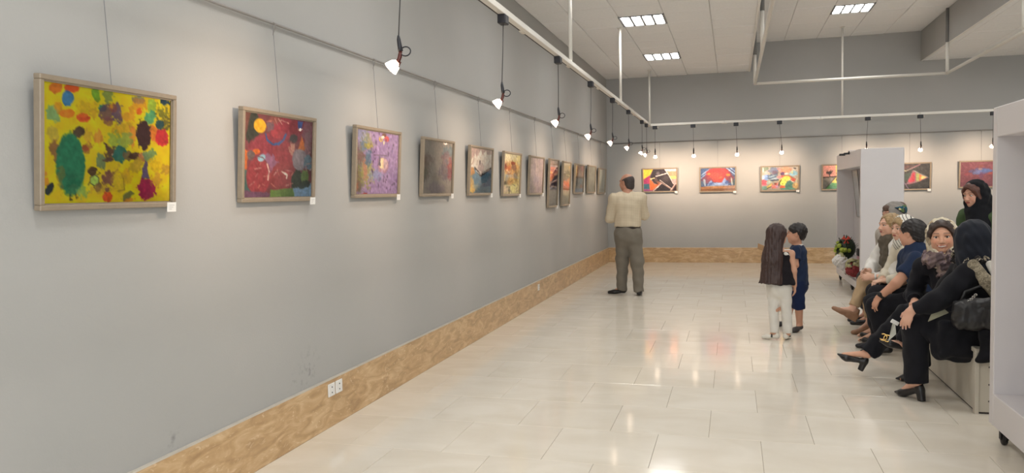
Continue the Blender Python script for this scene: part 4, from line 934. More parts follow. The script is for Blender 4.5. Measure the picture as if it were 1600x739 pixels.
picture('medley', (150, 150, 130), 3.45, 1.945, .735, .51, False, 'framed many-coloured crowded abstract painting, third on the back wall', GB, 120, 84, (170, 150, 140), .05, 57)
picture('tree', (200, 160, 110), 4.59, 1.945, .735, .51, False, 'framed painting with a bare tree on pink, half hidden by the far display unit', GB, 100, 70, None, .05, 61)
picture('kite', (62, 60, 60), 5.785, 1.935, .74, .525, False, 'framed charcoal painting with a bright kite, just right of the far display unit', GB, 100, 70, (74, 72, 70), .05, 65)
picture('maroon', (108, 58, 68), 6.99, 1.94, .74, .51, False, 'framed maroon painting with a blue patch, rightmost on the back wall', GB, 90, 62, (120, 66, 76), .06, 69)

# ------------------------------------------------------------------ wall sockets
SOCK = mat('white_socket_plastic', (232, 230, 226), 0.35, vary=0.02)
HOLE = mat('dark_socket_hole', (60, 58, 58), 0.6, vary=0.1)
def socket(y, z, label):
    t = thing('wall_socket', (.018, y, z), label, 'socket', 'wall sockets on the left baseboard')
    MB().bbox((0, -.042, -.042), (.009, .042, .042), .003).build('plate', SOCK, t)
    rt_ = Matrix.Rotation(PI / 2, 4, 'Y')
    ins = MB().lathe([(.026, .009), (.026, .0095), (.022, .0095), (.021, .004), (.0, .004)], 18, rt_, False).build('insert', SOCK, t)
    h = MB()
    for s in (-1, 1): h.lathe([(.0035, .004), (.0035, .006)], 8, Matrix.Translation((0, .0095 * s, 0)) @ rt_)
    h.box((.004, -.003, .014), (.012, .003, .022)).box((.004, -.003, -.022), (.012, .003, -.014))
    h.build('contacts', HOLE, ins)
socket(4.43, .243, 'white wall socket on the left baseboard, nearer one of the close pair')
socket(4.528, .243, 'white wall socket on the left baseboard, farther one of the close pair')
socket(10.02, .225, 'lone small white wall socket far along the left baseboard')

# ------------------------------------------------------------------ display units and bench
LAM = mat('white_melamine', (216, 211, 212), 0.45, vary=0.03, scale=2)
LAMI = mat('pale_grey_melamine', (190, 187, 190), 0.55, vary=0.03, scale=2)
BENCHM = mat('ivory_laminate', (205, 198, 184), 0.4, vary=0.04, scale=2)
RUB = mat('black_rubber', (34, 32, 32), 0.5, vary=0.2)
SCREW = mat('dark_screw_head', (60, 56, 50), 0.5, metal=0.5, vary=0.1)
def caster(parent, x, y, h):
    k = MB().bbox((x - .03, y - .03, h - .012), (x + .03, y + .03, h), .003)
    k.bbox((x - .022, y - .016, .03), (x - .016, y + .016, h - .01), .002).bbox((x + .016, y - .016, .03), (x + .022, y + .016, h - .01), .002)
    c = k.build('caster', RUB, parent)
    MB().lathe([(.012, -.014), (.034, -.012), (.036, 0), (.034, .012), (.012, .014)], 16, Matrix.Translation((x, y, .036)) @ Matrix.Rotation(PI / 2, 4, 'Y')).build('wheel', RUB, c, True)
def display_unit(x, y, L, W, zt, zb, label, ledge, topr):
    """hollow two-sided display box on casters; niches open to the left and to the right of a middle panel"""
    t = thing('display_unit', (x, y, 0), label, 'display unit', 'white display units')
    MB().bbox((0, 0, zb), (W, .07, zt), .004).build('end_panel', LAM, t)
    MB().bbox((0, L - .07, zb), (W, L, zt), .004).build('end_panel', LAM, t)
    MB().bbox((0, .07, zt - topr), (W, L - .07, zt), .004).build('top_box', LAM, t)
    MB().bbox((0, .07, zb), (W, L - .07, ledge), .004).build('bottom_ledge', LAM, t)
    MB().box((W / 2 - .015, .07, ledge), (W / 2 + .015, L - .07, zt - topr)).build('middle_panel', LAMI, t)
    for cx_, cy_ in ((.05, .07), (.05, L - .1), (W - .05, .07), (W - .05, L - .1), (.05, L * .43), (W - .05, L * .43)): caster(t, cx_, cy_, zb)
    return t
display_unit(3.99, 5.05 - 2.4, 2.4, .56, 1.935, .10, 'tall white display unit with an open niche, cut by the right edge of the photo', .285, .17)
display_unit(4.165, 11.0, 2.42, .52, 1.995, .10, 'tall white display unit on black casters near the back wall, with flowers in its niche', .2, .23)
# thin framed sheet hung inside the far niche
t = thing('hanging_frame', (4.395, 12.6, 1.03), 'thin grey framed sheet hung inside the niche of the far display unit', 'picture')
t.rotation_euler = (0, math.radians(-6), 0)
MB().bbox((-.012, -.25, 0), (0, -.235, .72), .002).bbox((-.012, .235, 0), (0, .25, .72), .002).bbox((-.012, -.235, 0), (0, .235, .015), .002).bbox((-.012, -.235, .705), (0, .235, .72), .002).build('frame', RAILM, t)
MB().box((-.006, -.235, .015), (-.003, .235, .705)).build('sheet', mat('grey_glazed_sheet', (160, 162, 165), 0.25, vary=0.08), t)

BX, BY0, BY1, BH = 4.06, 5.58, 9.75, .43
t = thing('bench', (BX, BY0, 0), 'long ivory box bench behind the near display unit, under the row of sitting people', 'bench')
n = 2; seg = (BY1 - BY0) / n
for k in range(n):
    a, b = k * seg, (k + 1) * seg - .006
    MB().bbox((.012, a + .012, .012), (.44, b, BH - .03), .003).build('box_body', BENCHM, t)
    MB().bbox((0, a, BH - .03), (.46, b, BH), .004).build('seat_board', BENCHM, t)
MB().bbox((0, 0, .0), (.024, .05, BH - .03), .002).build('corner_trim', BENCHM, t)
MB().box((.02, .016, 0), (.435, BY1 - BY0 - .02, .012)).build('plinth', SLOT, t)
for z in (.085, .195, .31):
    MB().lathe([(.006, 0), (.005, .002), (.002, .0025)], 10, Matrix.Translation((.085, .0122, z)) @ Matrix.Rotation(PI / 2, 4, 'X')).build('screw', SCREW, t)

# clip-on arm at the top edge of the far unit
t = thing('clip_lamp', (4.165, 12.0, 1.995), 'small black clip with a white arm on top of the far display unit', 'clip lamp')
MB().bbox((-.14, -.02, -.05), (-.06, .02, -.02), .004).bbox((-.08, -.015, -.035), (-.003, .015, -.008), .003).bbox((-.02, -.015, -.03), (-.002, .015, .012), .003).build('clip', RUB, t)
MB().bbox((-.02, -.02, .0125), (.10, .02, .024), .003).build('arm', LAM, t)

# ------------------------------------------------------------------ people: smooth signed-distance modelling, meshed with surface nets
V3 = lambda p: np.array(p, float)
def unit(v): v = V3(v); return v / (np.linalg.norm(v) + 1e-12)

def cap(a, b, ra, rb, k=.03, sq=None, clip=False, clipa=False):
    """round cone a->b; sq=(axis, factor) thins it along an axis; clip cuts it flat at b"""
    return ('cap', V3(a), V3(b), ra, rb, k, None if sq is None else (unit(sq[0]), sq[1]), clip, clipa)
def ell(c, r, R=None, k=.03): return ('ell', V3(c), V3(r), np.eye(3) if R is None else R, k)
def sub(p): return ('sub', p)
def inter(p): return ('int', p)
def plane(p, nrm, k=.004): return ('plane', V3(p), unit(nrm), k)
def box3(c, h, R=None, rr=.006, k=.008): return ('box', V3(c), V3(h), np.eye(3) if R is None else R, rr, k)

def bounds(p):
    if p[0] == 'cap':
        r = max(p[3], p[4]); return np.minimum(p[1], p[2]) - r, np.maximum(p[1], p[2]) + r
    if p[0] == 'ell':
        e = np.abs(p[3]) @ p[2]; return p[1] - e, p[1] + e
    if p[0] == 'box':
        e = np.abs(p[3]) @ (p[2] + p[4]); return p[1] - e, p[1] + e
def dist(p, P):
    if p[0] == 'cap':
        _, a, b, ra, rb, k, sq, clip, clipa = p
        ba = b - a; L2 = ba @ ba + 1e-12
        q = [P[i] - a[i] for i in range(3)]
        t = (q[0] * ba[0] + q[1] * ba[1] + q[2] * ba[2]) / L2; h = np.clip(t, 0, 1)
        q = [q[i] - ba[i] * h for i in range(3)]
        if sq is not None:
            n, f = sq; e = (q[0] * n[0] + q[1] * n[1] + q[2] * n[2]) * (f - 1); q = [q[i] + n[i] * e for i in range(3)]
        d = np.sqrt(q[0] ** 2 + q[1] ** 2 + q[2] ** 2) - (ra + (rb - ra) * h)
        L = math.sqrt(L2)
        if clip: d = np.maximum(d, (t - 1) * L)
        if clipa: d = np.maximum(d, -t * L)
        return d
    if p[0] == 'ell':
        _, c, r, R, k = p
        q = [P[i] - c[i] for i in range(3)]
        l = [q[0] * R[0, j] + q[1] * R[1, j] + q[2] * R[2, j] for j in range(3)]
        k0 = np.sqrt((l[0] / r[0]) ** 2 + (l[1] / r[1]) ** 2 + (l[2] / r[2]) ** 2)
        k1 = np.sqrt((l[0] / r[0] ** 2) ** 2 + (l[1] / r[1] ** 2) ** 2 + (l[2] / r[2] ** 2) ** 2)
        return k0 * (k0 - 1) / (k1 + 1e-9)
    if p[0] == 'box':
        _, c, h, R, rr, k = p
        q = [P[i] - c[i] for i in range(3)]
        l = [np.abs(q[0] * R[0, j] + q[1] * R[1, j] + q[2] * R[2, j]) - h[j] for j in range(3)]
        o = np.sqrt(sum(np.maximum(v, 0) ** 2 for v in l)); return o + np.minimum(np.maximum(np.maximum(l[0], l[1]), l[2]), 0) - rr
def smin(a, b, k):
    h = np.maximum(k - np.abs(a - b), 0) / k
    return np.minimum(a, b) - h * h * k * .25

def axis(lo, hi, step, fines):
    pts = [lo]; x = lo
    while x < hi:
        s = step
        for a, b, f in fines:
            if a - step < x < b: s = min(s, f)
        x += s; pts.append(x)
    return np.array(pts)

EDG = [((0,0,0),(1,0,0)),((0,1,0),(1,1,0)),((0,0,1),(1,0,1)),((0,1,1),(1,1,1)),((0,0,0),(0,1,0)),((1,0,0),(1,1,0)),((0,0,1),(0,1,1)),((1,0,1),(1,1,1)),
       ((0,0,0),(0,0,1)),((1,0,0),(1,0,1)),((0,1,0),(0,1,1)),((1,1,0),(1,1,1))]
def surface_net(d, ax):
    s = d < 0
    nx, ny, nz = d.shape
    cnt = np.zeros((nx - 1, ny - 1, nz - 1), np.int8)
    for i in (0, 1):
        for j in (0, 1):
            for k in (0, 1): cnt += s[i:nx - 1 + i, j:ny - 1 + j, k:nz - 1 + k]
    act = (cnt > 0) & (cnt < 8)
    I, J, K = np.nonzero(act); n = len(I)
    idx = np.full(act.shape, -1, np.int64); idx[I, J, K] = np.arange(n)
    acc = np.zeros((n, 3)); num = np.zeros(n)
    for a, b in EDG:
        da = d[I + a[0], J + a[1], K + a[2]]; db = d[I + b[0], J + b[1], K + b[2]]
        m = (da < 0) != (db < 0); t = np.where(m, da / np.where(m, da - db, 1), 0)
        for q in range(3): acc[:, q] += np.where(m, a[q] + t * (b[q] - a[q]), 0)
        num += m
    acc /= num[:, None]
    pos = np.empty((n, 3))
    for q, (A, X) in enumerate(zip((I, J, K), ax)): pos[:, q] = X[A] + acc[:, q] * (X[A + 1] - X[A])
    F = []
    def emit(m, o):
        i, j, k = np.nonzero(m)
        return i, j, k
    # x edges
    m = s[:-1, 1:-1, 1:-1] != s[1:, 1:-1, 1:-1]; i, j, k = np.nonzero(m); fl = s[:-1, 1:-1, 1:-1][m]
    q = np.stack([idx[i, j, k], idx[i, j + 1, k], idx[i, j + 1, k + 1], idx[i, j, k + 1]], 1); q[~fl] = q[~fl][:, ::-1]; F.append(q)
    m = s[1:-1, :-1, 1:-1] != s[1:-1, 1:, 1:-1]; i, j, k = np.nonzero(m); fl = s[1:-1, :-1, 1:-1][m]
    q = np.stack([idx[i, j, k], idx[i, j, k + 1], idx[i + 1, j, k + 1], idx[i + 1, j, k]], 1); q[~fl] = q[~fl][:, ::-1]; F.append(q)
    m = s[1:-1, 1:-1, :-1] != s[1:-1, 1:-1, 1:]; i, j, k = np.nonzero(m); fl = s[1:-1, 1:-1, :-1][m]
    q = np.stack([idx[i, j, k], idx[i + 1, j, k], idx[i + 1, j + 1, k], idx[i, j + 1, k]], 1); q[~fl] = q[~fl][:, ::-1]; F.append(q)
    return pos, np.concatenate(F)

def sculpt(name, prims, m, parent, step=.009, fines=(), fold=None, color=None, label=None, base=0.0):
    """prims in order -> one smooth mesh under parent (prims are in world coordinates)"""
    lo, hi = V3((9e9,) * 3), V3((-9e9,) * 3)
    for p in prims:
        if p[0] in ('cap', 'ell', 'box'):
            a, b = bounds(p); lo = np.minimum(lo, a); hi = np.maximum(hi, b)
    pad = step * 2 + .012 + (fold[0] * 2 if fold else 0); lo -= pad; hi += pad
    ax = [axis(lo[i], hi[i], step, [(f[0][i] - f[1], f[0][i] + f[1], f[2]) for f in fines]) for i in range(3)]
    d = np.full([len(a) for a in ax], .5, np.float32)
    for p in prims:
        op = 'add'
        if p[0] in ('sub', 'int'): op, p = p[0], p[1]
        if p[0] == 'plane':
            v = (ax[0][:, None, None] - p[1][0]) * p[2][0] + (ax[1][None, :, None] - p[1][1]) * p[2][1] + (ax[2][None, None, :] - p[1][2]) * p[2][2]
            d = -smin(-d, -v, p[3]).astype(np.float32); continue
        k = p[5] if p[0] in ('cap', 'box') else p[4]
        if op == 'int':
            P = (ax[0][:, None, None], ax[1][None, :, None], ax[2][None, None, :]); d = -smin(-d, -dist(p, P), k).astype(np.float32); continue
        a, b = bounds(p); mg = k + step * 2.5 + .01
        sl = []
        for i in range(3):
            i0 = np.searchsorted(ax[i], a[i] - mg); i1 = np.searchsorted(ax[i], b[i] + mg); sl.append(slice(max(i0 - 1, 0), i1 + 1))
        P = (ax[0][sl[0]][:, None, None], ax[1][sl[1]][None, :, None], ax[2][sl[2]][None, None, :])
        v = dist(p, P); c = d[tuple(sl)]
        d[tuple(sl)] = smin(c, v, k) if op == 'add' else -smin(-c, v, k)
    if fold:
        amp, wl, sd = fold; r = np.random.RandomState(sd); nz = 0
        for q in range(5):
            kv = r.normal(size=3) * np.array([1, 1, .45]); kv = kv / np.linalg.norm(kv) * (2 * PI / wl) * r.uniform(.6, 1.5); ph = r.uniform(0, 6.28)
            nz = nz + np.sin(ax[0][:, None, None] * kv[0] + ax[1][None, :, None] * kv[1] + ax[2][None, None, :] * kv[2] + ph)
        d = d + (amp / 2.2) * nz.astype(np.float32)
    v, f = surface_net(d, ax)
    root = parent
    while root.parent: root = root.parent
    v = v - V3(root.location)
    me = bpy.data.meshes.new(name); me.vertices.add(len(v)); me.vertices.foreach_set('co', v.astype(np.float32).ravel())
    me.loops.add(f.size); me.loops.foreach_set('vertex_index', f.ravel().astype(np.int32))
    me.polygons.add(len(f)); me.polygons.foreach_set('loop_start', np.arange(0, f.size, 4, dtype=np.int32))
    me.update(calc_edges=True); me.polygons.foreach_set('use_smooth', np.ones(len(f), bool))
    me.materials.append(m)
    if color is not None:
        vc = color(v + V3(root.location)); at = me.color_attributes.new('tone', 'FLOAT_COLOR', 'POINT')
        at.data.foreach_set('color', np.concatenate([vc, np.ones((len(v), 1))], 1).astype(np.float32).ravel())
    o = link(name, me, parent)
    if label: o['label'] = label
    return o

class Head:
    """frame of a head: f forward, l to its left, u up; s scales an adult head of 22 cm"""
    def __init__(h, c, f, s=1.0, roll=0.0, pitch=0.0):
        h.c = V3(c); f = unit((f[0], f[1], 0)); l = np.cross((0, 0, 1), f); u = V3((0, 0, 1))
        f, u = f * math.cos(pitch) - u * math.sin(pitch), u * math.cos(pitch) + f * math.sin(pitch)
        l, u = l * math.cos(roll) + u * math.sin(roll), u * math.cos(roll) - l * math.sin(roll)
        h.R = np.stack([f, l, u], 1); h.s = s
    def __call__(h, f, l, u): return h.c + h.R @ (V3((f, l, u)) * h.s)
    def e(h, f, l, u, r, k=.02, add=0.0): return ell(h(f, l, u), V3(r) * h.s + add, h.R, k * h.s)
    def cp(h, a, b, ra, rb, k=.015, **kw): return cap(h(*a), h(*b), ra * h.s, rb * h.s, k * h.s, **kw)
    def local(h, P): return ((P - h.c) @ h.R) / h.s
    def pl(h, p, n, k=.004): return plane(h(*p), h.R @ V3(n), k)

def head_prims(H):
    P = [H.e(-.014, 0, .028, (.094, .076, .086), .03), H.e(.022, 0, -.03, (.068, .06, .082), .04), H.e(.058, 0, -.088, (.024, .026, .02), .03)]
    for s in (-1, 1):
        P += [H.e(.056, .034 * s, -.03, (.03, .028, .03), .02), H.e(.076, .026 * s, .024, (.014, .03, .009), .015), H.e(.02, .052 * s, -.062, (.035, .016, .025), .03)]
    for s in (-1, 1): P.append(sub(H.e(.097, .033 * s, .004, (.018, .019, .012), .012)))
    for s in (-1, 1): P += [H.e(.0745, .033 * s, .0135, (.0125, .018, .0062), .006), H.e(.0735, .033 * s, -.0085, (.0105, .016, .005), .006)]
    P += [H.cp((.083, 0, .012), (.105, 0, -.028), .008, .012, .010), H.e(.094, .011, -.034, (.011, .008, .008), .008), H.e(.094, -.011, -.034, (.011, .008, .008), .008)]
    P += [H.cp((.084, -.02, -.060), (.084, .02, -.060), .008, .008, .010), H.cp((.088, -.008, -.055), (.088, .008, -.055), .006, .006, .008)]
    for s in (-1, 1):
        P += [H.cp((-.012, .074 * s, .012), (-.004, .076 * s, -.028), .016, .009, .008, sq=(H.R[:, 1], 1.6))]
    return P

def skin_color(skin, H, lips=(176, 92, 84), brow=(70, 52, 44), smile=False, cheek=.1, nails=()):
    base = np.array(lin(skin)); lp = np.array(lin(lips)); br = np.array(lin(brow)); wt = np.array(lin((236, 230, 222)))
    def f(P):
        q = H.local(P); c = np.tile(base, (len(P), 1))
        front = (q[:, 0] > .045) & (np.abs(q[:, 1]) < .08) & (np.abs(q[:, 2]) < .12)
        ab = np.abs(q[:, 1])
        ck = np.clip(1 - np.hypot((ab - .042) / .03, (q[:, 2] + .03) / .03), 0, 1) * front * cheek * 4
        c = c * (1 - ck[:, None]) + c * np.array((1.05, .72, .68)) * ck[:, None]
        zb = .030 - 4.5 * (ab - .036) ** 2 + np.where(ab < .036, 0, -.1 * (ab - .036))
        m = front & (ab > .014) & (ab < .056) & (np.abs(q[:, 2] - zb) < .0042); c[m] = br * .6 + c[m] * .4
        # lid line and lashes under the brow
        m = front & (np.abs(ab - .033) < .017) & (np.abs(q[:, 2] - (.010 - 18 * (ab - .033) ** 2)) < .0024); c[m] = br * .6 + base * .2
        if smile:
            zc = -.062 + 9 * q[:, 1] ** 2
            m = front & (ab < .031) & (np.abs(q[:, 2] - zc) < .0105 - ab * .22); c[m] = lp
            m = front & (ab < .024) & (np.abs(q[:, 2] - zc - .001) < .0052 - ab * .12); c[m] = wt
            m = front & (np.abs(q[:, 2] + .045 - 1.0 * (ab - .035)) < .003) & (ab > .026) & (ab < .042); c[m] *= .8
        else:
            zc = -.060 + 2 * q[:, 1] ** 2
            m = front & (ab < .024) & (np.abs(q[:, 2] - zc) < .0088 - ab * .2); c[m] = lp
            m = front & (ab < .022) & (np.abs(q[:, 2] - zc) < .0014); c[m] = lp * .5
        for (p, r, col) in nails:
            m = np.linalg.norm(P - p, axis=1) < r; c[m] = np.array(lin(col))
        return c
    return f

def hand_prims(wr, d, n, th, s=1.0, curl=.5, spread=.02):
    """wrist, finger direction, palm normal (the way the palm looks), thumb side; returns prims and finger tips"""
    wr, d = V3(wr), unit(d); n = unit(V3(n) - d * (V3(n) @ d)); th = unit(np.cross(np.cross(d, th), d)); th = unit(th - n * (th @ n))
    P = [cap(wr - d * .01, wr + d * .075 * s, .028 * s, .036 * s, .02, sq=(n, 2.2)), cap(wr + d * .02 * s + th * .018 * s, wr + d * .05 * s + th * .024 * s, .018 * s, .014 * s, .015)]
    tips = []
    for i, L in enumerate((.070, .078, .072, .056)):
        b = wr + d * (.086 - .006 * abs(i - 1.3)) * s + th * (.030 - .0195 * i) * s
        c = curl * (1 + .12 * i); dd = d + th * (spread * (1.5 - i))
        d1 = unit(dd * math.cos(c * .7) + n * math.sin(c * .7)); d2 = unit(dd * math.cos(c * 1.6) + n * math.sin(c * 1.6))
        m = b + d1 * L * .52 * s; e = m + d2 * L * .48 * s
        P += [cap(b - d * .02 * s, m, .0092 * s, .0082 * s, .006), cap(m, e, .0082 * s, .0068 * s, .004)]; tips.append(e)
    b = wr + d * .028 * s + th * .03 * s; d1 = unit(d * .75 + th * .55 + n * .3); m = b + d1 * .034 * s; e = m + unit(d * .95 + th * .2 + n * .3) * .03 * s
    P += [cap(b - d1 * .015 * s, m, .0125 * s, .0105 * s, .012), cap(m, e, .0105 * s, .008 * s, .005)]; tips.append(e)
    return P, tips

def limb(a, b, c, r, k=.02): return [cap(a, b, r[0], r[1], k), cap(b, c, r[1], r[2], k)]

SK = {}
def skin_mat():
    if 'm' not in SK:
        m = mat('skin', (200, 150, 125), 0.5, spec=0.35, attr='tone', bump=0.03, bscale=200)
        m.node_tree.nodes['Principled BSDF'].inputs['Subsurface Weight'].default_value = 0.06
        m.node_tree.nodes['Principled BSDF'].inputs['Subsurface Radius'].default_value = (.01, .004, .002)
        SK['m'] = m
    return SK['m']
EYEW = mat('eye_white', (226, 222, 216), 0.25, vary=0.02)
IRIS = mat('dark_brown_iris', (44, 30, 24), 0.2, vary=0.2)
def eyes(H, parent, look=(1, 0, 0)):
    root = parent
    while root.parent: root = root.parent
    for s in (-1, 1):
        c = H(.0712, .033 * s, .002) - V3(root.location)
        e = MB().ball(c, .0125 * H.s, 14).build('eye', EYEW, parent, True)
        d = Vector(H.R @ unit(look)); p = Vector(c) + d * .0098 * H.s
        MB().lathe([(.0001, .0034 * H.s), (.0035 * H.s, .003 * H.s), (.0062 * H.s, .0012 * H.s), (.0066 * H.s, 0)], 14, Matrix.Translation(p) @ d.to_track_quat('Z', 'Y').to_matrix().to_4x4()).build('iris', IRIS, e, True)

def body(root, H, J, skin, R=None, chest=.11, hips=.12, fw=(0, 1), hands=None, step=.010, hstep=.005, fstep=.0042, face=None, feet=True, hs=1.0):
    """one continuous body mesh; J holds world joints: pel, che, nek, shL, shR, elL.. wrL.., hiL, knL, anL, toL"""
    r = dict(ua=.044, el=.036, wr=.026, th=.07, kn=.05, an=.034, nk=.05); r.update(R or {})
    F = V3((fw[0], fw[1], 0))
    P = [cap(J['pel'], J['che'], hips - .01, chest, .05, sq=(F, 1.3)), cap(J['shL'], J['shR'], r['ua'] + .004, r['ua'] + .004, .06), cap(J['nek'], H(-.018, 0, -.06), r['nk'], r['nk'] * .95, .03)]
    P.append(cap(J['che'], J['nek'], chest * .8, r['nk'], .05))
    for s in 'LR':
        P += limb(J['sh' + s], J['el' + s], J['wr' + s], (r['ua'], r['el'], r['wr']))
        P += [cap(J['hi' + s], J['kn' + s], r['th'], r['kn'], .04), cap(J['kn' + s], J['an' + s], r['kn'], r['an'], .03)]
        if feet: P.append(cap(J['an' + s], V3(J['to' + s]) - V3((0, 0, .008)), r['an'] * .85, .013 * hs, .02))
    P += head_prims(H)
    fines = [(H.c, .135 * H.s, fstep)]; tips = []
    for hd in (hands or []):
        hp, tp = hand_prims(*hd); P += hp; tips += tp; fines.append((V3(hd[0]) + unit(hd[1]) * .08, .12, hstep))
    kw = dict(face or {})
    nc = kw.pop('nailcol', None)
    if nc: kw['nails'] = [(t, .009, nc) for t in tips]
    return sculpt('body', P, skin_mat(), root, step, fines, color=skin_color(skin, H, **kw))

def shoe(name, m, parent, heel, d, up=(0, 0, 1), L=.24, hh=.0, kind='flat', s=1.0, label=None, heelw=.022):
    """heel = point under the heel, d = toe direction along the sole, up = out of the foot"""
    heel = V3(heel); d = unit(d); u = unit(V3(up) - d * (V3(up) @ d)); w_ = np.cross(u, d)
    R = np.stack([d, w_, u], 1)
    def q(x, y, z): return heel + R @ V3((x, y, z))
    a, ball, toe = q(.03, 0, hh + .028), q(L * .66, 0, .026), q(L * .9, 0, .02)
    P = [cap(a, ball, .03 * s, .037 * s, .02, sq=(u, 1.25)), cap(ball, toe, .035 * s, (.012 if kind in ('pump', 'point') else .028) * s, .02, sq=(u, 1.3))]
    P += [cap(q(.028, 0, hh + .03), q(.034, 0, hh + .062), .03 * s, .028 * s, .02)]
    if kind == 'wedge':
        P += [box3(q(.045, 0, hh * .5 + .006), (.05, .026, hh * .5 + .004), R, .006, .012), cap(q(.08, 0, hh * .55), q(L * .86, 0, .016), .03, .028, .02, sq=(u, 1.2))]
    if kind in ('pump',): P += [cap(q(.012, 0, .0), q(.022, 0, hh + .01), heelw, heelw + .004, .012, clipa=True)]
    top = hh * .5 + .085
    if kind == 'wedge': P.append(sub(ell(q(L * .24, 0, hh + .085), (L * .2, .027 * s, .04), R, .01)))
    elif kind in ('pump', 'point'): P.append(sub(ell(q(L * .36, 0, hh * .55 + .078), (L * .34, .027 * s, .042), R @ np.array([[math.cos(.25 if hh else .1), 0, -math.sin(.25 if hh else .1)], [0, 1, 0], [math.sin(.25 if hh else .1), 0, math.cos(.25 if hh else .1)]]).T, .008)))
    else: P.append(sub(ell(q(.05, 0, hh + .1), (.045, .026 * s, .04), R, .01)))
    P.append(plane(q(0, 0, 0), -u))
    return sculpt(name, P, m, parent, .006, label=label)

def cloth(name, rgb, **kw):
    a = dict(rough=.85, spec=.15, vary=.12, scale=14, bump=.15, bscale=220, sheen=.05); a.update(kw); return mat(name, rgb, **a)
def print_mat(name, cols, scale=28, rough=.8):
    """voronoi blotches in several colours"""
    m = bpy.data.materials.new(name); m.use_nodes = True; nt = m.node_tree; L = nt.links.new; b = nt.nodes['Principled BSDF']
    b.inputs['Roughness'].default_value = rough; b.inputs['Specular IOR Level'].default_value = .2
    tc = nt.nodes.new('ShaderNodeTexCoord'); v = nt.nodes.new('ShaderNodeTexVoronoi'); v.inputs['Scale'].default_value = scale
    n = nt.nodes.new('ShaderNodeTexNoise'); n.inputs['Scale'].default_value = scale * .6; n.inputs['Detail'].default_value = 4
    mx = nt.nodes.new('ShaderNodeMix'); mx.data_type = 'RGBA'; mx.inputs['Factor'].default_value = .06
    L(tc.outputs['Object'], n.inputs['Vector']); L(tc.outputs['Object'], mx.inputs['A']); L(n.outputs['Color'], mx.inputs['B']); L(mx.outputs['Result'], v.inputs['Vector'])
    sx = nt.nodes.new('ShaderNodeSeparateColor'); L(v.outputs['Color'], sx.inputs[0])
    r = nt.nodes.new('ShaderNodeValToRGB'); r.color_ramp.interpolation = 'CONSTANT'; e = r.color_ramp.elements
    e[0].position = 0; e[0].color = (*lin(cols[0]), 1); e[1].position = 1 / len(cols); e[1].color = (*lin(cols[1]), 1)
    for i, c in enumerate(cols[2:]): k = e.new((i + 2) / len(cols)); k.color = (*lin(c), 1)
    L(sx.outputs[0], r.inputs['Fac']); L(r.outputs['Color'], b.inputs['Base Color'])
    return m
def band_mat(name, a, c, scale, axis_='Z', rough=.8, both=False, soft=.1, wid=.5, rot=(0, 0, 0)):
    """stripes (or a check when both)"""
    m = bpy.data.materials.new(name); m.use_nodes = True; nt = m.node_tree; L = nt.links.new; b = nt.nodes['Principled BSDF']
    b.inputs['Roughness'].default_value = rough; b.inputs['Specular IOR Level'].default_value = .2
    tc = nt.nodes.new('ShaderNodeTexCoord'); mp = nt.nodes.new('ShaderNodeMapping'); mp.inputs['Rotation'].default_value = rot; L(tc.outputs['Object'], mp.inputs[0])
    outs = []
    for d in ([axis_] if not both else ['X', 'Z']):
        wv = nt.nodes.new('ShaderNodeTexWave'); wv.bands_direction = d; wv.inputs['Scale'].default_value = scale; wv.inputs['Distortion'].default_value = .6
        L(mp.outputs[0], wv.inputs['Vector']); outs.append(wv.outputs['Fac'])
    f = outs[0]
    if both:
        mm = nt.nodes.new('ShaderNodeMath'); mm.operation = 'MAXIMUM'; L(outs[0], mm.inputs[0]); L(outs[1], mm.inputs[1]); f = mm.outputs[0]
    r = nt.nodes.new('ShaderNodeValToRGB'); r.color_ramp.elements[0].position = wid; r.color_ramp.elements[1].position = min(wid + soft, 1)
    r.color_ramp.elements[0].color = (*lin(a), 1); r.color_ramp.elements[1].color = (*lin(c), 1)
    L(f, r.inputs['Fac']); L(r.outputs['Color'], b.inputs['Base Color'])
    return m
BLKSHOE = mat('black_leather', (30, 27, 28), 0.35, vary=0.15, bump=.05)
GOLD = mat('gold_metal', (226, 190, 120), 0.25, metal=0.9, vary=0.05)
DKHAIR = mat('black_hair', (34, 28, 28), 0.45, vary=0.25, scale=60, bump=.3, bscale=140)

def frame(root, fw):
    f = unit((fw[0], fw[1], 0)); l = np.cross((0, 0, 1), f); o = V3(root)
    return lambda a, b, c: o + f * a + l * b + V3((0, 0, c))
def lerp(a, b, t): return V3(a) * (1 - t) + V3(b) * t
def person(loc, label, group=None): return thing('person', loc, label, 'person', group)

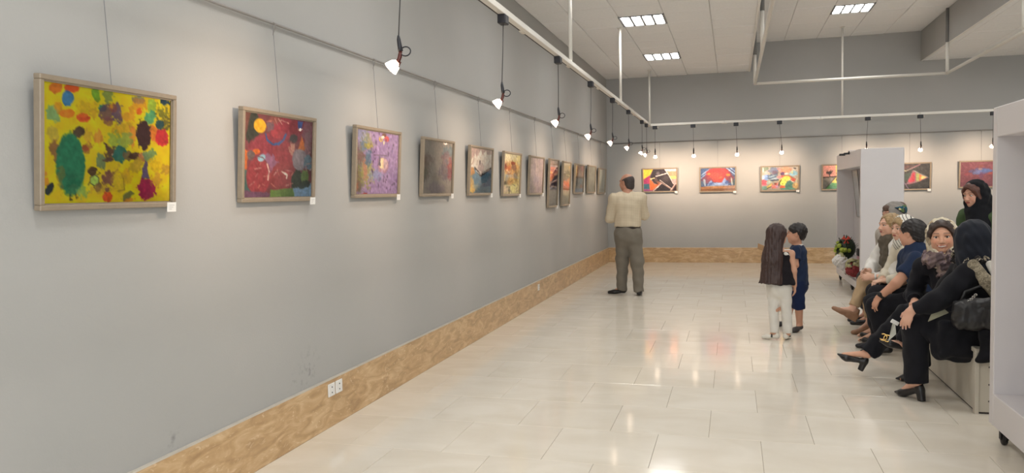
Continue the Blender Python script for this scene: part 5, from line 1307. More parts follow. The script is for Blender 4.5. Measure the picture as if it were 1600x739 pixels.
# --- standing person with folded arms, seen from behind
def standing_elder():
    rt_ = (1.095, 11.09, 0); fw = (-.259, .966); W = frame(rt_, fw)
    t = person(rt_, 'balding person in a cream checked shirt and grey trousers, standing with folded arms')
    H = Head((1.078, 11.12, 1.622), (-.86, .5), 1.07)
    J = dict(pel=W(0, 0, .95), che=W(0, 0, 1.27), nek=W(-.01, 0, 1.46), shL=W(-.01, .195, 1.40), shR=W(-.01, -.195, 1.40), elL=W(.08, .25, 1.11), wrL=W(.26, .06, 1.13),
             elR=W(.09, -.25, 1.14), wrR=W(.25, -.02, 1.17), hiL=W(0, .1, .9), hiR=W(0, -.1, .9), knL=(1.0, 11.14, .5), knR=(1.225, 11.05, .5), anL=(.985, 11.17, .09), anR=(1.245, 11.02, .09),
             toL=(.83, 11.2, .035), toR=(1.22, 11.2, .035))
    F = V3((*fw, 0))
    body(t, H, J, (190,  140,  116), dict(th=.08, kn=.055, nk=.062), chest=.14, hips=.15, fw=fw, hands=[(J['wrL'], W(.1, -1, .1) - W(0, 0, 0), -F, (0, 0, 1), 1.0, .5), (J['wrR'], W(.1, 1, 0) - W(0, 0, 0), -F, (0, 0, 1), 1.0, .5)], face=dict(brow=(80, 70, 66)))
    eyes(H, t)
    sh = band_mat('cream_check_cotton', (214, 200, 176), (188, 172, 146), 26, both=True, wid=.86, soft=.1)
    P = [cap(W(.005, 0, 1.03), W(0, 0, 1.27), .19, .185, .06, sq=(F, 1.32)), cap(W(0, .14, 1.36), W(0, -.14, 1.36), .10, .10, .08), cap(J['shL'], J['shR'], .07, .07, .06), cap(W(-.02, 0, 1.38), W(-.012, 0, 1.47), .10, .068, .04)]
    P += [cap(W(.06, 0, 1.02), W(.05, 0, 1.15), .15, .15, .06)]
    for s in 'LR': P += [cap(J['sh' + s], J['el' + s], .078, .066, .03), cap(J['el' + s], lerp(J['el' + s], J['wr' + s], .86), .064, .048, .03, clip=True)]
    P += [plane(W(0, 0, .985), (0, 0, -1)), plane(W(0, 0, 1.485), (0, 0, 1))]
    sculpt('shirt', P, sh, t, .011, fold=(.006, .13, 3))
    sculpt('belt', [cap(W(0, 0, .955), W(0, 0, .99), .178, .177, .01, sq=(F, 1.25), clip=True, clipa=True)], cloth('dark_belt', (52, 44, 40), rough=.5), t, .008)
    tr = cloth('grey_trouser_wool', (120, 113, 102), vary=.06)
    P = [cap(W(0, 0, .90), W(0, 0, .975), .185, .172, .05, sq=(F, 1.22), clip=True)]
    for s, sg in (('L', 1), ('R', -1)):
        P += [cap(W(-.01, .085 * sg, .86), J['kn' + s], .112, .088, .05), cap(J['kn' + s], V3(J['an' + s]) + (0, 0, -.035), .088, .075, .05, clip=True)]
    P += [ell(W(-.07, .07, .84), (.1, .09, .11), None, .06), ell(W(-.07, -.07, .84), (.1, .09, .11), None, .06)]
    sculpt('trousers', P, tr, t, .011, fold=(.008, .16, 5))
    hair = mat('greying_dark_hair', (70, 60, 57), .6, vary=.3, scale=60, bump=.3)
    P = [H.e(-.017, 0, .024, (.101, .083, .09), .02), H.e(-.06, 0, -.05, (.052, .066, .065), .03), H.pl((0, 0, .05), (.45, 0, 1), .02), sub(H.e(.085, 0, -.03, (.08, .12, .16), .01)), H.pl((0, 0, -.10), (0, 0, -1), .02), sub(H.e(-.0, .08, -.015, (.024, .03, .04), .008)), sub(H.e(-.0, -.08, -.015, (.024, .03, .04), .008))]
    sculpt('hair', P, hair, t, .006)
    shoe('shoe', BLKSHOE, t, (1.045, 11.165, 0), (-.97, .1, 0), L=.27, hh=.02, s=1.15)
    shoe('shoe', BLKSHOE, t, (1.26, 10.97, 0), (-.1, 1, 0), L=.27, hh=.02, s=1.15)
standing_elder()

# --- two children standing together
def long_haired_child():
    rt_ = (2.985, 7.97, 0); fw = (.35, .94); W = frame(rt_, fw); F = V3((*fw, 0))
    t = person(rt_, 'small child with waist-long brown hair and white trousers, seen from behind')
    H = Head((2.972, 7.985, 1.035), (.55, .83), .9)
    J = dict(pel=W(0, 0, .56), che=W(0, 0, .76), nek=W(0, 0, .89), shL=W(0, .115, .86), shR=W(0, -.115, .86), elL=W(.05, .135, .68), wrL=W(.2, .12, .80), elR=(3.118, 7.925, .69), wrR=(3.128, 7.955, .545),
             hiL=W(0, .055, .54), hiR=W(0, -.055, .54), knL=(2.935, 7.985, .3), knR=(3.048, 7.965, .3), anL=(2.94, 7.975, .07), anR=(3.062, 7.965, .07), toL=(2.87, 8.0, .02), toR=(3.08, 8.07, .02))
    body(t, H, J, (208,  160,  134), dict(ua=.03, el=.026, wr=.02, th=.055, kn=.042, an=.028, nk=.034), chest=.088, hips=.095, fw=fw, hands=[(J['wrR'], (.02, .1, -1), (-1, 0, 0), (.2, 1, 0), .72, .35), (J['wrL'], (-.1, .6, .7), (1, 0, 0), (.3, .3, .8), .72, .8)], step=.008, hs=.8)
    top = cloth('black_cotton', (34, 30, 34))
    P = [cap(W(0, 0, .80), W(0, 0, .555), .108, .158, .03, sq=(F, 1.25), clip=True), cap(W(0, .07, .85), W(0, -.07, .85), .04, .04, .03), cap(W(0, .06, .84), W(0, -.06, .84), .05, .05, .03)]
    P += [plane(W(0, 0, .875), (0, 0, 1))]
    sculpt('top', P, top, t, .008, fold=(.004, .07, 2))
    sculpt('collar', [cap(W(-.01, -.05, .885), W(.03, -.085, .88), .016, .022, .02), cap(W(-.05, -.075, .86), W(-.03, -.1, .845), .018, .014, .02)], cloth('white_cotton_collar', (232, 228, 220)), t, .006)
    tr = cloth('white_cotton', (226, 221, 212), vary=.05)
    P = [cap(W(0, 0, .6), W(0, 0, .52), .11, .118, .03, sq=(F, 1.2))]
    for s, sg in (('L', 1), ('R', -1)): P += [cap(W(0, .052 * sg, .52), J['kn' + s], .066, .05, .02), cap(J['kn' + s], V3(J['an' + s]) + (0, 0, .0), .05, .044, .015, clip=True)]
    sculpt('trousers', P, tr, t, .008, fold=(.003, .08, 8))
    hair = mat('long_brown_hair', (66, 46, 42), .45, vary=.3, scale=50, bump=.4, bscale=120)
    wv = hair.node_tree
    P = [H.e(-.016, 0, .034, (.104, .088, .092), .02), cap(H(-.045, .0, .02), W(-.095, .045, .80), .088, .088, .05, sq=(F, 1.25)), cap(W(-.09, .04, .82), W(-.115, .05, .565), .09, .112, .05, sq=(F, 1.9), clip=True),
         sub(H.e(.10, 0, -.035, (.075, .075, .1), .01))]
    sculpt('hair', P, hair, t, .007, fold=(.004, .035, 6))
    shm = mat('white_canvas_shoe', (228, 222, 210), .6, vary=.06)
    for h, d in (((2.99, 7.965, 0), (-.93, .12, 0)), ((3.035, 7.93, 0), (.3, .95, 0))):
        s = shoe('shoe', shm, t, h, d, L=.17, hh=.008, s=.82)
        sd = unit(d); p = V3(h) + sd * .075 - V3(rt_)
        w_ = np.cross((0, 0, 1), sd)
        MB().tube([tuple(p + w_ * .034 + V3((0, 0, .03))), tuple(p + V3((0, 0, .062))), tuple(p - w_ * .034 + V3((0, 0, .03)))], .009, 6).build('strap', BLKSHOE, s, True)
    # folded brown paper held in front
    pp = thing('brown_paper', (2.815, 8.19, .86), 'piece of brown paper held out by the long-haired child', 'paper')
    MB().add([(-.03, -.06, .03), (.05, -.05, .0), (.06, .08, .04), (-.02, .09, .075), (-.03, -.06, .032), (.05, -.05, .002), (.06, .08, .042), (-.02, .09, .077)], [(0, 3, 2, 1), (4, 5, 6, 7), (0, 1, 5, 4), (1, 2, 6, 5), (2, 3, 7, 6), (3, 0, 4, 7)]).build('sheet', mat('kraft_paper', (150, 112, 70), .8, vary=.15), pp)
long_haired_child()

def navy_child():
    rt_ = (3.19, 8.56, 0); fw = (-.97, .24); W = frame(rt_, fw); F = V3((*fw, 0)); Lf = V3(W(0, 1, 0) - W(0, 0, 0))
    t = person(rt_, 'small dark-haired child in a navy shirt and shorts, in profile')
    H = Head((3.185, 8.56, 1.018), (-.95, .1), .92)
    J = dict(pel=W(-.01, 0, .53), che=W(-.01, 0, .76), nek=W(-.005, 0, .885), shL=W(-.01, .12, .855), shR=W(-.01, -.12, .855), elL=W(-.02, .17, .70), wrL=W(.1, .14, .735), elR=W(.0, -.15, .69), wrR=W(.14, -.08, .72),
             hiL=W(-.01, .06, .5), hiR=W(-.01, -.06, .5), knL=(3.205, 8.49, .28), knR=(3.14, 8.65, .28), anL=(3.215, 8.5, .07), anR=(3.11, 8.72, .07), toL=(3.17, 8.42, .025), toR=(3.03, 8.72, .025))
    body(t, H, J, (200,  150,  124), dict(ua=.032, el=.028, wr=.022, th=.06, kn=.045, an=.03, nk=.036), chest=.09, hips=.1, fw=fw, hands=[(J['wrL'], (-.8, .6, .1), Lf * -1, (0, 0, 1), .74, .4), (J['wrR'], (-.8, -.5, .1), Lf, (0, 0, 1), .74, .4)], step=.008, hs=.8)
    eyes(H, t)
    nv = cloth('navy_jersey', (38, 50, 76))
    P = [cap(W(-.01, 0, .8), W(-.012, 0, .485), .112, .128, .04, sq=(F, 1.22), clip=True), cap(J['shL'], J['shR'], .045, .045, .05), cap(W(-.01, 0, .83), W(-.008, 0, .885), .07, .046, .03)]
    for s in 'LR': P.append(cap(J['sh' + s], lerp(J['sh' + s], J['el' + s], .62), .05, .052, .02, clip=True))
    P.append(plane(W(0, 0, .9), (0, 0, 1)))
    shirt = sculpt('shirt', P, nv, t, .008, fold=(.004, .08, 4))
    sculpt('collar', [cap(W(.03, .045, .872), W(-.04, .05, .895), .012, .012, .01), cap(W(.03, .045, .872), W(.06, 0, .85), .012, .01, .01), cap(W(-.04, .05, .895), W(-.055, 0, .9), .012, .012, .01)], cloth('white_trim', (228, 224, 216)), t, .005)
    P = [cap(W(-.01, 0, .53), W(-.01, 0, .47), .115, .12, .03, sq=(F, 1.15))]
    for s, sg in (('L', 1), ('R', -1)): P += [cap(W(-.01, .055 * sg, .5), V3(J['kn' + s]) + (0, 0, -.05), .075, .066, .03, clip=True)]
    sculpt('shorts', P, cloth('dark_navy_cotton', (30, 42, 74)), t, .008, fold=(.004, .09, 7))
    P = [H.e(-.016, 0, .036, (.106, .088, .09), .02), H.e(-.06, 0, -.03, (.04, .06, .05), .03), sub(H.e(.1, 0, -.035, (.085, .1, .085), .012)), sub(H.e(.01, .09, -.03, (.04, .04, .045), .01)), sub(H.e(.01, -.09, -.03, (.04, .04, .045), .01)), H.pl((0, 0, -.065), (.2, 0, -1))]
    sculpt('hair', P, DKHAIR, t, .006, fold=(.003, .03, 2))
    sm = mat('dark_grey_trainer', (62, 58, 58), .6, vary=.3, scale=40)
    shoe('shoe', sm, t, (3.235, 8.53, 0), (-.5, -.85, 0), L=.19, hh=.012, s=.92)
    shoe('shoe', sm, t, (3.14, 8.73, 0), (-1, .05, 0), L=.19, hh=.012, s=.92)
navy_child()

SITG = 'people sitting along the bench'
def seated(loc, label): return person(loc, label, SITG)
def legs_cloth(J, r=(.095, .075, .065), hemL=0.0, hemR=0.0, hip=.15, pel=None, k=.04):
    P = [ell(J['pel'], (hip * .95, hip * 1.12, .11), None, .05)]
    for s, h in (('L', hemL), ('R', hemR)):
        P += [cap(J['hi' + s], J['kn' + s], r[0], r[1], k), cap(J['kn' + s], lerp(J['kn' + s], J['an' + s], 1 - h), r[1], r[2], k, clip=True)]
    return P
def torso_cloth(J, F, r=(.15, .145), sh=.062, neck=.07, nz=.0):
    return [cap(lerp(J['pel'], J['che'], -.05), J['che'], r[0], r[1], .06, sq=(F, 1.25)), cap(J['shL'], J['shR'], sh, sh, .07), cap(J['che'], lerp(J['che'], J['nek'], .95), r[1] * .75, neck, .06)]
def sleeves(J, r=(.062, .054, .042), upto=1.0, sides='LR'):
    P = []
    for s in sides:
        if upto <= 1: P.append(cap(J['sh' + s], lerp(J['sh' + s], J['el' + s], upto), r[0], r[1], .03, clip=True))
        else: P += [cap(J['sh' + s], J['el' + s], r[0], r[1], .03), cap(J['el' + s], lerp(J['el' + s], J['wr' + s], upto - 1), r[1], r[2], .02, clip=True)]
    return P
def hijab(H, F, J, drape, open_=(.112, 0, -.008, (.1, .066, .1)), r=(.116, .098, .118), neck=(.078, .092), cut=None):
    P = [H.e(-.014, 0, .022, r, .03), H.cp((-.012, 0, -.04), (-.006, 0, -.13), neck[0], neck[1], .04)] + drape + [sub(H.e(*open_, .012))]
    return P + (cut or [])

# --- far end of the bench: grey coat
def grey_coat_sitter():
    rt_ = (4.3, 9.05, 0); t = seated(rt_, 'person in a pale grey coat and patterned headscarf, farthest along the bench, mostly hidden')
    F = V3((-1, 0, 0)); H = Head((4.195, 9.03, 1.185), (-1, -.25), 1.06)
    J = dict(pel=(4.3, 9.05, .55), che=(4.23, 9.05, .84), nek=(4.22, 9.04, 1.03), shL=(4.11, 8.88, .97), shR=(4.13, 9.22, .97), elL=(4.05, 8.83, .73), wrL=(4.02, 8.98, .66), elR=(4.12, 9.26, .74), wrR=(4.03, 9.14, .66),
             hiL=(4.27, 8.96, .53), hiR=(4.27, 9.14, .53), knL=(3.93, 8.98, .5), knR=(3.93, 9.18, .5), anL=(3.96, 8.99, .09), anR=(3.96, 9.18, .09), toL=(3.83, 8.99, .03), toR=(3.83, 9.18, .03))
    body(t, H, J, (206, 156, 132), fw=(-1, 0), chest=.1, hips=.12, hands=[(J['wrL'], (-.9, .4, -.2), (0, .3, -1), (0, 1, .2), .9, .6), (J['wrR'], (-.9, -.4, -.2), (0, 0, -1), (0, -1, .2), .9, .6)])
    eyes(H, t)
    g = cloth('pale_grey_wool', (176, 168, 158), vary=.08)
    sculpt('coat', torso_cloth(J, F, (.17, .16), .075) + sleeves(J, (.075, .066, .055), 1.85) + [cap(J['hiL'], J['knL'], .11, .095, .05, clip=True), cap(J['hiR'], J['knR'], .11, .095, .05, clip=True)], g, t, .012, fold=(.006, .12, 3))
    sculpt('trousers', legs_cloth(J, (.08, .062, .055), .15, .15), cloth('charcoal_cotton', (60, 58, 60)), t, .012)
    sc = cloth('grey_scarf_cotton', (150, 144, 138), vary=.1)
    sculpt('headscarf', hijab(H, F, J, [cap(H(-.03, 0, -.1), (4.24, 9.05, .9), .1, .13, .05, sq=(F, 1.4))]), sc, t, .008, fold=(.004, .05, 5))
    pr = print_mat('teal_and_cream_print', [(40, 84, 100), (206, 196, 140), (90, 110, 70), (196, 190, 170), (54, 50, 60)], 18)
    sculpt('scarf_band', [H.e(-.02, .01, .055, (.108, .104, .09), .02), H.pl((-.04, 0, .03), (.6, 0, -.8)), H.pl((-.03, 0, .09), (.2, 0, 1)), sub(H.e(.14, 0, -.02, (.1, .1, .11), .01))], pr, t, .007)
    sculpt('hair', [H.e(-.085, -.04, .085, (.06, .075, .05), .03), H.e(.05, 0, .07, (.05, .06, .04), .02)], mat('brown_hair', (96, 72, 60), .5, vary=.3, scale=50, bump=.3), t, .008)
    for y in (8.99, 9.18): shoe('shoe', BLKSHOE, t, (4.01, y, 0), (-1, 0, 0), L=.24, hh=.02)
grey_coat_sitter()

# --- white shirt, clasped hands, crossed legs
BLOND = mat('blond_hair', (176, 146, 104), .45, vary=.3, scale=45, bump=.3, bscale=120)
def white_shirt_sitter():
    rt_ = (4.27, 8.45, 0); t = seated(rt_, 'fair-haired person in a white shirt and beige trousers sitting with crossed legs and clasped hands')
    F = V3((-.93, -.37, 0)); H = Head((4.052, 8.4, 1.105), (-.93, -.36), 1.02)
    J = dict(pel=(4.28, 8.46, .53), che=(4.17, 8.44, .77), nek=(4.09, 8.42, .955), shL=(4.1, 8.27, .9), shR=(4.05, 8.58, .9), elL=(4.06, 8.14, .64), wrL=(3.865, 8.17, .605), elR=(3.94, 8.62, .69), wrR=(3.85, 8.38, .635),
             hiL=(4.24, 8.37, .51), hiR=(4.24, 8.54, .51), knL=(3.83, 8.36, .555), knR=(3.87, 8.5, .47), anL=(3.70, 8.32, .265), anR=(3.885, 8.47, .115), toL=(3.55, 8.305, .275), toR=(3.75, 8.41, .03))
    body(t, H, J, (222,  176,  152), dict(ua=.042, el=.034, wr=.025, th=.075), fw=F[:2], chest=.1, hips=.13,
         hands=[(J['wrL'], (-.95, .3, .02), (.2, .9, -.3), (0, .3, 1), .9, .55), (J['wrR'], (-.75, -.6, -.02), (.1, -.9, -.2), (0, -.3, 1), .9, .6)], face=dict(lips=(168, 84, 84)))
    eyes(H, t)
    ws = cloth('white_linen', (240, 237, 231), vary=.05)
    sculpt('shirt', torso_cloth(J, F, (.16, .15), .068) + sleeves(J, (.075, .07, .062), 1.25, 'L') + sleeves(J, (.078, .072, .05), 1.8, 'R') + [cap((4.2, 8.4, .56), (3.98, 8.36, .53), .135, .11, .05), cap((4.06, 8.3, .52), (3.95, 8.27, .45), .08, .05, .04)], ws, t, .010, fold=(.007, .10, 9))
    bg = cloth('beige_cotton', (196, 168, 134), vary=.06)
    sculpt('trousers', legs_cloth(J, (.092, .07, .048), .12, .14), bg, t, .010, fold=(.004, .09, 4))
    sculpt('hair', [H.e(-.016, 0, .034, (.104, .09, .09), .02), H.cp((-.02, .07, .02), (.0, .085, -.14), .045, .03, .03), H.cp((-.02, -.07, .02), (.01, -.085, -.13), .045, .03, .03), sub(H.e(.11, 0, -.02, (.1, .064, .10), .012))], BLOND, t, .007, fold=(.003, .03, 3))
    sg = cloth('olive_grey_chiffon', (104, 96, 84), vary=.25)
    sculpt('scarf', [H.cp((-.05, .06, -.12), (.03, .05, -.14), .04, .042, .04), H.cp((.03, .05, -.13), (.06, -.03, -.15), .042, .04, .04), cap(H(.05, .03, -.14), (3.99, 8.3, .72), .045, .05, .04, sq=(F, 1.6)), cap(H(.05, -.03, -.14), (3.98, 8.38, .74), .04, .04, .04, sq=(F, 1.6)), H.cp((-.06, 0, -.1), (-.06, .06, -.12), .06, .05, .04)], sg, t, .008, fold=(.006, .05, 2))
    sculpt('bracelet', [cap((3.895, 8.168, .607), (3.875, 8.17, .606), .036, .036, .01, clip=True, clipa=True)], mat('silver_bracelet', (200, 198, 194), .3, metal=.5, vary=.05), t, .006)
    wd = mat('tan_wedge_leather', (158, 118, 90), .55, vary=.12)
    d = unit((-.2, -.02, .115))
    shoe('shoe', wd, t, (3.715, 8.325, .145), d, (.5, 0, .8), L=.25, hh=.06, kind='wedge', s=.95)
    shoe('shoe', wd, t, (3.935, 8.48, 0), (-.92, -.35, 0), L=.25, hh=.055, kind='wedge', s=.95)
white_shirt_sitter()

# --- striped scarf, between the white shirt and the navy polo
def striped_scarf_sitter():
    rt_ = (4.28, 8.0, 0); t = seated(rt_, 'fair-haired person in a black-striped white scarf, peering out between two bench neighbours')
    F = V3((-.9, -.43, 0)); H = Head((4.092, 8.0, 1.09), (-.88, -.47), 1.0)
    J = dict(pel=(4.3, 8.02, .53), che=(4.2, 8.02, .77), nek=(4.125, 8.01, .945), shL=(4.13, 7.87, .89), shR=(4.1, 8.17, .89), elL=(4.06, 7.82, .64), wrL=(3.93, 7.95, .60), elR=(4.0, 8.2, .64), wrR=(3.92, 8.05, .60),
             hiL=(4.25, 7.94, .51), hiR=(4.25, 8.1, .51), knL=(3.86, 7.95, .48), knR=(3.87, 8.13, .48), anL=(3.85, 7.92, .10), anR=(3.88, 8.2, .09), toL=(3.72, 8.02, .02), toR=(3.75, 8.27, .02))
    body(t, H, J, (224,  180,  156), fw=F[:2], chest=.1, hips=.12, hands=[(J['wrL'], (-.7, .6, -.2), (0, .2, -1), (0, 1, .3), .9, .6), (J['wrR'], (-.8, -.5, -.2), (0, 0, -1), (0, -1, .3), .9, .6)])
    eyes(H, t)
    sculpt('blouse', torso_cloth(J, F, (.155, .145), .066) + sleeves(J, (.066, .058, .048), 1.8), cloth('cream_cotton', (226, 218, 200), vary=.06), t, .011, fold=(.005, .09, 5))
    sculpt('trousers', legs_cloth(J, (.088, .07, .05), .18, .18), cloth('soft_black_cotton', (38, 37, 42)), t, .011)
    st = band_mat('black_striped_white_cotton', (226, 222, 212), (50, 48, 50), 13, 'X', wid=.88, soft=.04, rot=(.3, .5, .5))
    sculpt('headscarf', hijab(H, F, J, [cap(H(-.03, 0, -.1), (4.22, 8.03, .84), .1, .12, .05, sq=(F, 1.4))], open_=(.108, 0, .01, (.11, .076, .115))), st, t, .008, fold=(.003, .05, 4))
    sculpt('hair', [H.e(.006, 0, .05, (.092, .083, .075), .02), H.cp((.04, .066, .03), (.03, .07, -.06), .022, .016, .02), H.cp((.04, -.066, .03), (.03, -.07, -.06), .022, .016, .02), sub(H.e(.13, 0, -.04, (.1, .07, .11), .012))], BLOND, t, .007)
    shoe('shoe', BLKSHOE, t, (3.885, 7.86, 0), (-.72, .66, 0), L=.235, hh=.012, kind='point', s=.9)
    shoe('shoe', BLKSHOE, t, (3.92, 8.15, 0), (-.75, .6, 0), L=.235, hh=.012, kind='point', s=.9)
striped_scarf_sitter()

# --- navy polo, hand on the knee
def navy_polo_sitter():
    rt_ = (4.28, 7.5, 0); t = seated(rt_, 'dark-haired person in a navy polo shirt leaning forward, hand on knee, face turned away')
    F = V3((-.94, .2, .3)); H = Head((4.068, 7.5, 1.078), (-.8, .6), 1.04)
    J = dict(pel=(4.3, 7.5, .53), che=(4.16, 7.5, .73), nek=(4.09, 7.5, .925), shL=(4.065, 7.34, .84), shR=(4.07, 7.66, .85), elL=(3.905, 7.28, .655), wrL=(3.785, 7.33, .53), elR=(4.04, 7.74, .63), wrR=(3.93, 7.6, .57),
             hiL=(4.26, 7.41, .52), hiR=(4.26, 7.59, .52), knL=(3.775, 7.43, .43), knR=(3.79, 7.66, .43), anL=(3.85, 7.4, .10), anR=(3.85, 7.68, .10), toL=(3.7, 7.42, .03), toR=(3.7, 7.68, .03))
    body(t, H, J, (206,  154,  128), dict(ua=.05, el=.042, wr=.029, th=.08, nk=.056), fw=F[:2], chest=.12, hips=.13, hands=[(J['wrL'], (-.5, .12, -.84), (.72, .4, -.5), (-.5, .8, .0), .98, .45, .1), (J['wrR'], (-.7, -.2, -.7), (.6, 0, -.8), (0, -1, 0), .95, .5)])
    eyes(H, t)
    nv = cloth('navy_pique', (40, 52, 78), vary=.08)
    sculpt('polo_shirt', torso_cloth(J, F, (.165, .165), .078, .075) + sleeves(J, (.078, .072, .05), .62) + [cap((4.33, 7.5, .5), (4.2, 7.5, .7), .16, .165, .05), H.cp((-.03, 0, -.12), (-.05, 0, -.15), .074, .085, .03)], nv, t, .010, fold=(.006, .11, 8))
    sculpt('trousers', legs_cloth(J, (.105, .082, .07), .06, .06), cloth('black_denim', (30, 30, 36)), t, .010, fold=(.005, .1, 2))
    P = [H.e(-.016, 0, .034, (.106, .088, .092), .02), H.e(-.062, 0, -.035, (.042, .06, .05), .03), sub(H.e(.1, 0, -.04, (.085, .1, .085), .012)), sub(H.e(.012, .092, -.035, (.04, .04, .05), .01)), sub(H.e(.012, -.092, -.035, (.04, .04, .05), .01)), H.pl((0, 0, -.075), (.2, 0, -1))]
    sculpt('hair', P, DKHAIR, t, .006, fold=(.003, .03, 5))
    a, b = lerp(J['elL'], J['wrL'], .84), lerp(J['elL'], J['wrL'], .98)
    sculpt('wristwatch', [cap(a, b, .036, .035, .006, clip=True, clipa=True), ell(lerp(a, b, .5) + V3((-.02, -.026, .014)), (.02, .014, .02), None, .01)], BLKSHOE, t, .005)
    shoe('shoe', BLKSHOE, t, (3.9, 7.4, 0), (-1, .1, 0), L=.26, hh=.02); shoe('shoe', BLKSHOE, t, (3.9, 7.68, 0), (-1, .05, 0), L=.26, hh=.02)
navy_polo_sitter()

# --- smiling towards the camera
def smiling_sitter():
    rt_ = (4.29, 6.62, 0); t = seated(rt_, 'smiling person in a cream headscarf and mauve neck scarf, facing the camera')
    F = V3((-.6, -.8, 0)); H = Head((4.068, 6.48, 1.106), (-.25, -.97), 1.10, roll=.06)
    J = dict(pel=(4.31, 6.64, .53), che=(4.17, 6.58, .75), nek=(4.10, 6.53, .93), shL=(4.22, 6.44, .86), shR=(3.985, 6.68, .86), elL=(4.24, 6.36, .62), wrL=(4.06, 6.36, .60), elR=(3.93, 6.74, .62), wrR=(3.9, 6.55, .60),
             hiL=(4.27, 6.54, .52), hiR=(4.27, 6.72, .52), knL=(3.84, 6.52, .50), knR=(3.9, 6.62, .45), anL=(3.555, 6.5, .185), anR=(3.925, 6.43, .105), toL=(3.38, 6.5, .185), toR=(3.78, 6.41, .03))
    body(t, H, J, (220,  168,  140), dict(ua=.042), fw=F[:2], chest=.105, hips=.12, hands=[(J['wrL'], (-.9, .3, -.1), (0, 0, -1), (0, 1, .2), .9, .6), (J['wrR'], (-.3, -.9, -.1), (.2, 0, -1), (1, 0, .2), .9, .6)],
         fstep=.0032, face=dict(smile=True, lips=(176, 78, 74), cheek=.14))
    eyes(H, t)
    dk = cloth('charcoal_coat_wool', (32, 32, 38), vary=.1)
    sculpt('coat', torso_cloth(J, F, (.165, .155), .068) + sleeves(J, (.072, .064, .052), 1.85) + [cap(J['hiL'], lerp(J['hiL'], J['knL'], .8), .115, .10, .05), cap(J['hiR'], lerp(J['hiR'], J['knR'], .8), .115, .10, .05)], dk, t, .010, fold=(.006, .11, 4))
    sculpt('trousers', legs_cloth(J, (.09, .078, .072), .02, .06), cloth('black_crepe', (28, 28, 33)), t, .009, fold=(.005, .09, 6))
    sculpt('hair', [H.e(.002, 0, .05, (.096, .085, .076), .02), H.cp((.045, .07, .03), (.02, .078, -.03), .02, .014, .02), H.cp((.045, -.07, .03), (.02, -.078, -.03), .02, .014, .02), sub(H.e(.12, 0, -.022, (.1, .077, .104), .012))], mat('dark_brown_hair', (62, 44, 36), .45, vary=.3, scale=60, bump=.3), t, .005)
    cs = print_mat('cream_floral_print', [(214, 202, 178), (206, 194, 168), (220, 210, 190), (180, 160, 130), (214, 204, 182), (150, 136, 116)], 34)
    sculpt('headscarf', hijab(H, F, J, [cap(H(-.03, 0, -.08), (4.14, 6.57, .9), .095, .11, .05)], open_=(.118, 0, .012, (.115, .09, .122)), r=(.108, .103, .112), neck=(.088, .09)), cs, t, .006, fold=(.003, .05, 3))
    ps = print_mat('mauve_grey_print', [(124, 106, 104), (96, 82, 84), (150, 132, 126), (78, 66, 70), (134, 116, 120)], 26)
    P = [H.cp((.05, .08, -.135), (.075, -.06, -.15), .042, .045, .04), H.cp((-.04, .09, -.13), (.05, .08, -.14), .045, .042, .04), H.cp((-.05, -.09, -.14), (.07, -.07, -.15), .045, .045, .04),
         H.cp((.06, .06, -.15), (.08, .03, -.25), .05, .04, .04), H.cp((.07, .02, -.2), (.075, .0, -.34), .045, .036, .03), H.cp((.06, .10, -.16), (.04, .15, -.2), .035, .04, .04)]
    sculpt('neck_scarf', P, ps, t, .006, fold=(.010, .045, 7))
    d = unit((-.182, 0, .115))
    shoe('shoe', BLKSHOE, t, (3.515, 6.5, .045), d, (.5, 0, .8), L=.235, hh=.055, kind='pump', s=.92)
    s2 = shoe('shoe', BLKSHOE, t, (3.965, 6.432, 0), (-1, -.06, 0), L=.235, hh=.055, kind='pump', s=.92)
smiling_sitter()

